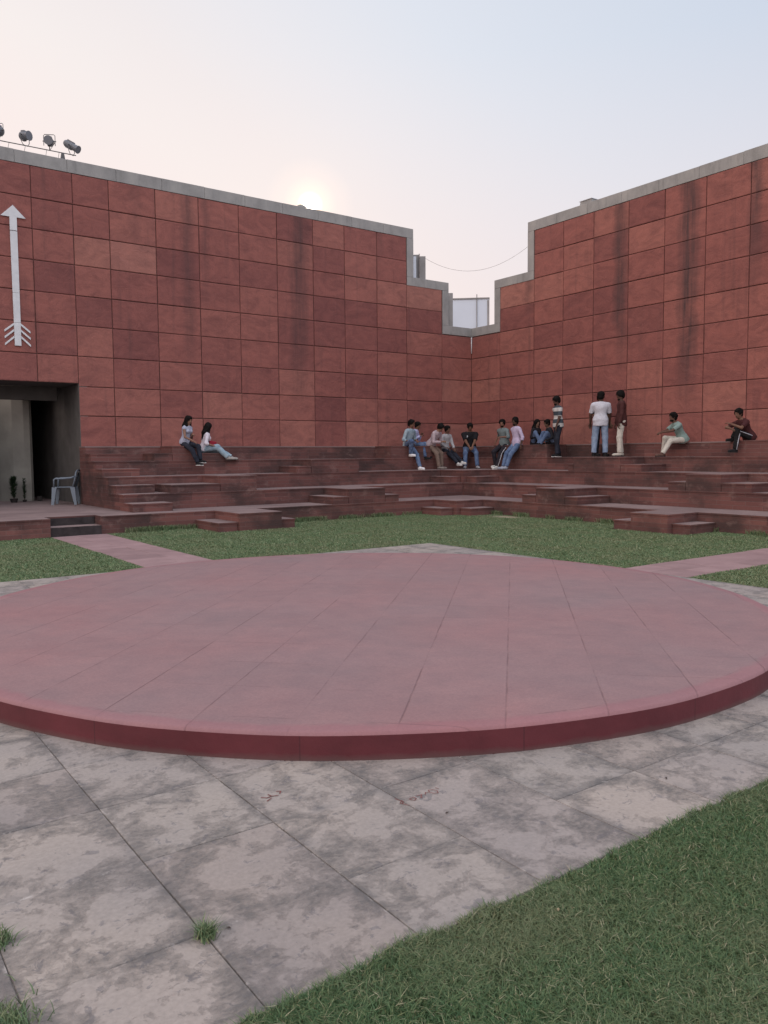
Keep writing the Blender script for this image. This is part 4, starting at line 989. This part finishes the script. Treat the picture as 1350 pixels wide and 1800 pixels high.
        if logo:
            mb = MB(); c0 = chest + Fs * .128 + T * .02 + Ls * logo; mb.tube([Vector(c0 - T * .035), Vector(c0), Vector(c0 + T * .035)], [.010, .022, .008], 8); mb.build('shirt_print', cloth((.45, .50, .55)), so_)
    # ---- trousers
    c = SDF(); c.ell(hip + T * .02, (.108 * bw + .010, .158 * bw + .010, .125), Fw, Lf, .05)
    for (h_, k_, a_) in legs:
        c.cone(h_, k_, .092 * bw, .070 * flare, .04).cone(k_, a_, .070 * flare, .060 * flare, .03, cut1=.97)
    V, Fc = c.mesh(.0135, (), .004, seed + 5)
    tr = mesh_from('trousers', V, Fc, pants, o)
    if stripe is not None:
        mb = MB(); 
        for q, (h_, k_, a_) in enumerate(legs):
            out = Lf * (1 if q == 0 else -1); up_ = nv(np.array([0, 0, 1.0]) * .35 + out)
            d1 = nv(k_ - h_); n1 = nv(up_ - d1 * up_.dot(d1)); d2 = nv(a_ - k_); n2 = nv(up_ - d2 * up_.dot(d2))
            mb.tube([Vector(h_ + n1 * .092), Vector((h_ + k_) / 2 + n1 * .083), Vector(k_ + n1 * .072), Vector((a_ + k_) / 2 + n2 * .067), Vector(a_ + n2 * .062)], .0125, 6)
        mb.build('side_stripe', stripe, tr, smooth=True)
    # ---- shoes
    for q, (h_, k_, a_) in enumerate(legs):
        fd = nv(np.array([math.cos(R(toes[q])), math.sin(R(toes[q])), 0])); fl = np.cross([0, 0, 1], fd)
        pit = nv(a_ - k_); tilt = 0.0
        gz = a_[2] - .075; c = SDF()
        c.ell(a_ + fd * .06 - np.array([0, 0, .040]), (.135, .047, .042), fd, fl, .02); c.ell(a_ + fd * .0 - np.array([0, 0, .02]), (.055, .042, .055), fd, fl, .03); c.ell(a_ + fd * .135 - np.array([0, 0, .046]), (.062, .045, .034), fd, fl, .02)
        V, Fc = c.mesh(.011, [((0, 0, gz), (0, 0, -1))]); sh_ = mesh_from('shoe', V, Fc, shoes or M['pot'], o)
        mb = MB(); ring = []
        for kk in range(16): a = 2 * math.pi * kk / 16; ring.append(a_ + fd * (.062 + .137 * math.cos(a)) + fl * math.sin(a) * .049)
        i0 = 0; mb.v = [(p[0], p[1], gz + .018) for p in ring] + [(p[0], p[1], gz - .004) for p in ring]
        mb.f = [tuple(range(16)), tuple(reversed(range(16, 32)))] + [(kk, 16 + kk, 16 + (kk + 1) % 16, (kk + 1) % 16) for kk in range(16)]; mb.m = [0] * 18
        mb.build('sole', M['sole'] if sole else M['pot'], sh_)
    # ---- hair
    c = SDF(); c.ell(hc + Hu * .046 - Hf * .018, (.114, .098, .104), Hf, Hl, .02)
    c.ell(hc + Hu * .095 + Hf * .035, (.055, .06, .03), Hf, Hl, .02); c.ell(hc - Hf * .060 - Hu * .01, (.056, .078, .082), Hf, Hl, .02)
    if hair == 'messy':
        rs = random.Random(seed)
        for _ in range(9): c.ell(hc + Hu * (.075 + .03 * rs.random()) + Hf * rs.uniform(-.08, .06) + Hl * rs.uniform(-.06, .06), (.032,) * 3, k=.02)
    if hair == 'long':
        bkn = neck - Fs * .09
        for s in (-1, 0, 1): c.cone(hc - Hf * .06 + Hl * s * .05, bkn + Ls * s * .06 - T * .02, .052, .052, .04).cone(bkn + Ls * s * .06 - T * .02, bkn + Ls * s * .055 - T * .24, .05, .022, .04)
        for s in (-1, 1): c.cone(hc + Hl * s * .074 + Hu * .03, neck + Ls * s * .085 + Fs * .02, .026, .032, .03).cone(neck + Ls * s * .085 + Fs * .02, neck + Ls * s * .09 + Fs * .06 - T * .17, .032, .014, .03)
    if beard: c.ell(hc - Hu * .076 + Hf * .032, (.047, .048, .030), Hf, Hl, .015)
    c.ell(hc + Hf * .098 - Hu * .006, (.058, .055, .070), Hf, Hl, sub=True)
    if beard: c.ell(hc - Hu * .088 + Hf * .055, (.040, .046, .026), Hf, Hl, .01)
    V, Fc = c.mesh(.0105, (), .006, seed + 9); mesh_from('hair', V, Fc, M['hair'], o)
    return o
FT = .078       # ankle above the floor
pants_grey = cloth((.30, .28, .26)); cream = cloth((.50, .485, .44)); brown = cloth((.17, .125, .105)); black = cloth((.012, .012, .014)); white = cloth((.62, .62, .64))
Z10, Z8, Z6 = LV[10], LV[8], LV[6]
# two girls on the left block; they sit on its front edge
person('girl in a pale sleeveless top and dark jeans, legs hanging from the left ledge', (10.62, 1.16, Z10), -25, .075, [(.46, .02, -.36), (.50, -.14, -.42)], [(.24, .02, .26), (.33, -.10, .12)],
       cloth((.34, .36, .46)), M['jean_dark'], black, scale=.86, lean=14, head=(-10, 12), female=True, sleeve='none', hair='long', sole=True, hem=-.035, seed=2, skin_c=(.22, .125, .09), group='girls sitting on the left ledge')
person('girl in a white shirt and pale flared jeans sitting on the left ledge', (10.06, .98, LV[9]), 3, .09, [(.70, .06, -.11), (.64, -.10, -.11)], [(.34, .14, .20), (.30, -.16, .18)],
       cloth((.60, .56, .62)), M['jean_pale'], cloth((.30, .28, .27)), scale=.88, lean=14, head=(70, 10), twist=20, female=True, sleeve='rolled', hair='long', flare=1.25, hem=-.035, seed=3, skin_c=(.22, .125, .09), group='girls sitting on the left ledge', knee=((.5, .1, 1), (.5, -.1, 1)))
bg_ = MB(); bg_.obox((0, 0, .07), (.09, 0, .02), (0, .05, 0), (-.012, 0, .06)); o = bg_.build('red_bag', cloth((.25, .02, .035)), bevel=.02); o.location = (9.88, 1.16, LV[9] + .17); tag(o, 'small red bag on the lap of the girl in the white shirt', 'bag')
# left group by the corner
person('young man in a pale blue denim shirt and white trainers, left end of corner group', (3.62, 1.10, Z10), -42, (.06, 0, .03), [(.50, .02, -.635), (.30, -.16, -.24)], [(.30, .12, .15), (.28, -.12, .10)],
       M['denim_shirt'], M['jean_blue'], cloth((.70, .70, .74)), scale=.96, lean=12, head=(5, 10), sleeve='rolled', hair='messy', sole=True, seed=4, hem=-.06, knee=((.9, .1, .6), (.9, -.5, .5)), group='people sitting in the corner group')
person('person in a lilac top and blue jeans half hidden behind the pale blue denim shirt', (3.22, .86, Z10), -20, .07, [(.44, .08, -.30), (.46, -.12, -.34)], [(.28, .05, .34), (.30, -.12, .30)],
       cloth((.42, .44, .66)), M['jean_blue'], black, scale=.88, lean=18, head=(-10, 14), sleeve='long', hem=-.035, seed=5, build=.92, group='people sitting in the corner group')
person('man in a pinkish grey shirt and brown trousers bending over papers on his lap', (2.76, 1.10, Z10), -35, (.06, 0, .03), [(.40, .10, -.635), (.44, -.12, -.635)], [(.46, .12, .14), (.48, -.06, .12)],
       cloth((.40, .33, .36)), brown, cloth((.20, .17, .16)), scale=.96, lean=34, head=(-5, 38), sleeve='long', hair='messy', hem=-.035, seed=6, skin_c=(.22, .125, .085), group='people sitting in the corner group')
nb = MB(); nb.box(-.15, .15, -.10, .10, 0, .015); o = nb.build('papers', white, bevel=.003); o.location = (2.46, 1.46, Z10 + .09); o.rotation_euler = (.05, -.1, img_yaw(-35)); tag(o, 'thin white papers on the lap of the man with brown trousers', 'papers')
person('dark haired person in a white jacket with legs stretched out in dark trousers', (2.10, 1.06, LV[9]), -52, .09, [(.84, .14, -.42), (.78, .0, -.455)], [(.34, .10, .10), (.30, -.14, .12)],
       cloth((.36, .36, .38)), M['jean_dark'], cloth((.50, .50, .50)), scale=.92, lean=14, head=(0, 5), sleeve='long', hair='messy', hem=-.035, seed=7, skin_c=(.13, .07, .05), sole=True, knee=((.6, .1, 1), (.6, -.1, 1)), group='people sitting in the corner group')
person('man in a black t-shirt facing the camera in the corner, hands clasped', (1.22, 1.25, LV[9]), 270, .12, [(.50, .19, -.455), (.52, -.19, -.455)], [(.40, .05, .16), (.40, -.05, .15)],
       cloth((.012, .012, .015)), M['jean_blue'], cloth((.30, .30, .33)), lean=12, head=(0, 22), sleeve='short', build=1.16, logo=-.09, seed=8, hem=-.04, elbow=((-.5, .5, -.5), (-.5, -.5, -.5)), group='people sitting in the corner group', toes=(12, -12), knee=((.6, .1, 1), (.6, -.1, 1)))
person('man in a grey shirt and black track trousers with a white side stripe', (1.12, 2.78, Z10), 218, (.06, 0, .03), [(.50, .10, -.635), (.34, -.10, -.60)], [(.46, .26, .24), (.02, -.40, .13)],
       cloth((.15, .19, .20)), cloth((.02, .018, .025)), cloth((.55, .55, .54)), scale=.96, lean=10, head=(30, 8), sleeve='rolled', hair='messy', hem=-.035, seed=9, skin_c=(.20, .11, .08), sole=True, stripe=cloth((.5, .5, .55)), beard=True, toes=(0, 0), group='people sitting in the corner group')
person('man in a lilac shirt and blue jeans leaning on the ledge, legs out', (1.24, 3.42, Z10), 205, (.05, 0, .04), [(.52, .12, -.635), (.50, -.06, -.635)], [(.10, .26, -.02), (-.18, -.30, .03)],
       cloth((.46, .40, .55)), M['jean_blue'], cloth((.30, .32, .38)), scale=.98, lean=6, head=(20, 5), sleeve='rolled', hair='short', beard=True, seed=10, skin_c=(.07, .04, .03), hem=-.10, knee=((.9, .1, .3), (.9, -.1, .3)), group='people sitting in the corner group')
person('woman with long dark hair in a black top sitting behind the lilac shirt', (.62, 3.48, Z10), 300, .07, [(.46, .08, .06), (.44, -.14, .06)], [(.26, .10, .22), (.26, -.08, .24)],
       cloth((.018, .016, .020)), M['jean_blue'], black, scale=.88, lean=10, head=(-15, 12), sleeve='long', hair='long', female=True, seed=11, skin_c=(.20, .12, .09), knee=((.5, .3, 1), (.5, -.3, 1)), group='people sitting in the corner group')
person('person with a dark bob and dark top sitting beside the legs of the striped shirt', (.70, 4.28, Z10), 190, .07, [(.44, .10, .02), (.42, -.10, .02)], [(.28, .12, .12), (.28, -.12, .12)],
       cloth((.02, .022, .03)), M['jean_blue'], black, scale=.86, lean=20, head=(10, 10), sleeve='long', hair='messy', female=True, seed=12, skin_c=(.13, .08, .06), knee=((.5, .3, 1), (.5, -.3, 1)), group='people sitting in the corner group')
person('man in a grey and white striped t-shirt standing with a hand behind his back', (1.05, 4.78, Z8), 195, .92, [(.10, .13, FT), (-.10, -.13, FT)], [(.16, .18, .82), (-.16, -.12, 1.0)],
       M['stripe'], M['jean_dark'], black, lean=3, head=(-5, 18), sleeve='short', beard=True, sole=True, seed=13, skin_c=(.09, .05, .04), elbow=((-.6, .6, -.3), (-.5, -.9, -.2)), toes=(15, 0), group='men standing on the steps')
# standing three
person('man in dark clothes facing the camera, mostly hidden behind the white shirt', (.62, 5.90, Z8), 285, .94, [(.04, .12, FT), (.02, -.12, FT)], [(.2, .2, .9), (.2, -.2, .9)],
       cloth((.02, .02, .025)), M['jean_dark'], black, head=(0, 10), sleeve='short', beard=True, seed=14, skin_c=(.13, .075, .05), group='men standing on the steps')
person('man seen from behind in a white short sleeved shirt and light blue jeans', (1.12, 6.32, Z8), 78, .94, [(.02, .17, FT), (-.02, -.13, FT)], [(.20, .26, .86), (.20, -.24, .86)],
       cloth((.50, .51, .58)), M['jean_light'], black, head=(-12, 8), sleeve='short', seed=15, hem=-.12, build=1.1, skin_c=(.08, .045, .035), elbow=((-.3, .9, -.3), (-.3, -.9, -.3)), group='men standing on the steps', flare=1.12)
person('man in a maroon shirt and cream trousers standing to the right of the white shirt', (.86, 6.80, Z8), 172, .94, [(.06, .11, FT), (-.02, -.12, FT)], [(.10, .24, .84), (.12, -.26, .86)],
       cloth((.060, .022, .022)), cream, cloth((.42, .40, .36)), lean=2, head=(10, 14), sleeve='long', beard=True, seed=16, skin_c=(.08, .045, .035), hem=-.14, group='men standing on the steps', flare=1.05)
person('man in a teal shirt and cream trousers sitting on the right ledge', (.55, 8.42, Z10), 188, .06, [(.62, .14, -.285), (.40, -.24, -.285)], [(.62, .16, .24), (.60, .0, .24)],
       cloth((.20, .28, .27)), cream, cloth((.10, .06, .05)), scale=.93, lean=28, head=(0, 2), sleeve='short', hair='messy', beard=True, seed=17, skin_c=(.11, .06, .045), hem=-.06, group='men sitting alone on the right ledge', toes=(0, 0))
person('man in a dark red t-shirt and black trousers sitting at the far right', (1.02, 10.42, Z10), 192, .06, [(.42, .08, -.20), (.34, -.12, .05)], [(.56, .12, .36), (.44, -.04, .26)],
       cloth((.055, .018, .020)), black, black, scale=.92, lean=30, head=(15, 12), sleeve='short', hair='messy', seed=18, skin_c=(.16, .09, .065), hem=-.05, knee=((.8, .1, 1), (.4, -.1, 1)), stripe=cloth((.4, .42, .48)), group='men sitting alone on the right ledge', elbow=((-.3, .5, -.4), (-.2, -.9, .2)))

# ------------------------------------------------------------------ paint marks and scuffs on the stones
def marks(name, strokes, z, wdt, mat, label, cat):
    mb = MB()
    for q in strokes:
        for k in range(len(q) - 1):
            a, b_ = Vector((q[k][0], q[k][1], z)), Vector((q[k + 1][0], q[k + 1][1], z)); dr = (b_ - a)
            if dr.length < 1e-4: continue
            dr.normalize(); nn = Vector((-dr.y, dr.x, 0)) * wdt / 2; a = a - dr * wdt * .3; b_ = b_ + dr * wdt * .3
            mb.box(0, 0, 0, 0, 0, 0) if False else mb.poly([a - nn, b_ - nn * .8, b_ + nn * .8, a + nn])
            z += .00012
    return tag(mb.build(name, mat), label, cat)
M['red_mark'] = plain('faded_red_paint', (.19, .075, .07), .9, .1, .3, 40); M['dark_mark'] = plain('faded_mark', (.15, .12, .12), .9, .1, .3, 40)
marks('painted_scribble', [[(16.272, 17.509), (16.267, 17.532), (16.262, 17.543), (16.282, 17.559), (16.276, 17.57), (16.264, 17.6)], [(16.262, 17.543), (16.262, 17.556), (16.278, 17.568)], [(16.226, 17.551), (16.216, 17.574), (16.198, 17.565), (16.199, 17.548), (16.221, 17.548)], [(16.182, 17.545), (16.151, 17.548)], [(16.156, 17.548), (16.178, 17.571), (16.166, 17.57)], [(16.127, 17.54), (16.141, 17.556)], [(16.131, 17.544), (16.12, 17.549)], [(16.103, 17.531), (16.113, 17.551), (16.104, 17.571), (16.086, 17.578), (16.076, 17.558), (16.085, 17.538), (16.103, 17.531)], [(16.062, 17.531), (16.058, 17.549)]], .0065, .0045, M['red_mark'], 'faded red painted scribble on the paving in front of the middle of the stage', 'paint mark')
marks('painted_scribble', [[(16.734, 17.147), (16.715, 17.166), (16.692, 17.162), (16.696, 17.137)], [(16.692, 17.162), (16.675, 17.169), (16.664, 17.172)], [(16.651, 17.132), (16.634, 17.14), (16.65, 17.161)], [(16.731, 17.197), (16.702, 17.181)]], .0065, .006, M['red_mark'], 'small faded red squiggle on the paving left of the longer scribble', 'paint mark')
# fallen leaves and grit
M['dry_leaf'] = plain('dry_leaf', (.30, .24, .15), .8, .2, .3, 30); M['dark_leaf'] = plain('dark_dry_leaf', (.06, .045, .04), .8, .2, .3, 30)
rs = random.Random(21)
def leaf(x, y, z, L, mat):
    mb = MB(); a = rs.uniform(0, 6.28); u_ = Vector((math.cos(a), math.sin(a), 0)) * L / 2; v_ = Vector((-math.sin(a), math.cos(a), 0)) * L * .2; up_ = Vector((0, 0, L * .12))
    mb.poly([-u_, -v_ + up_, v_ * .1]); mb.poly([-u_, v_ * .1, v_ + up_]); mb.poly([-v_ + up_, u_ + up_ * .6, v_ * .1]); mb.poly([v_ * .1, u_ + up_ * .6, v_ + up_])
    o = mb.build('fallen_leaf', mat); o.location = (x, y, z); return o
spots = []
for _ in range(3): spots.append((rs.uniform(14.6, 17.9), rs.uniform(17.6, 18.3), .007, rs.uniform(.015, .03), 'on the paving'))
for _ in range(4): spots.append((rs.uniform(14.9, 17.4), rs.uniform(18.45, 19.5), .016, rs.uniform(.015, .03), 'on the lawn'))
for (x, y, z, L, wh) in spots:
    if wh == 'on the paving' and math.hypot(x - SC[0], y - SC[1]) < SR + .03: continue
    dk = wh == 'on the paving'
    tag(leaf(x, y, z, L, M['dark_leaf' if dk else 'dry_leaf']), ('dark' if dk else 'pale') + ' dry fallen leaf lying ' + {'on the stage': 'on the round stage', 'on the paving': 'on the grey paving', 'on the lawn': 'on the near lawn'}[wh], 'leaf', ('dark' if dk else 'pale') + ' fallen leaves ' + wh)
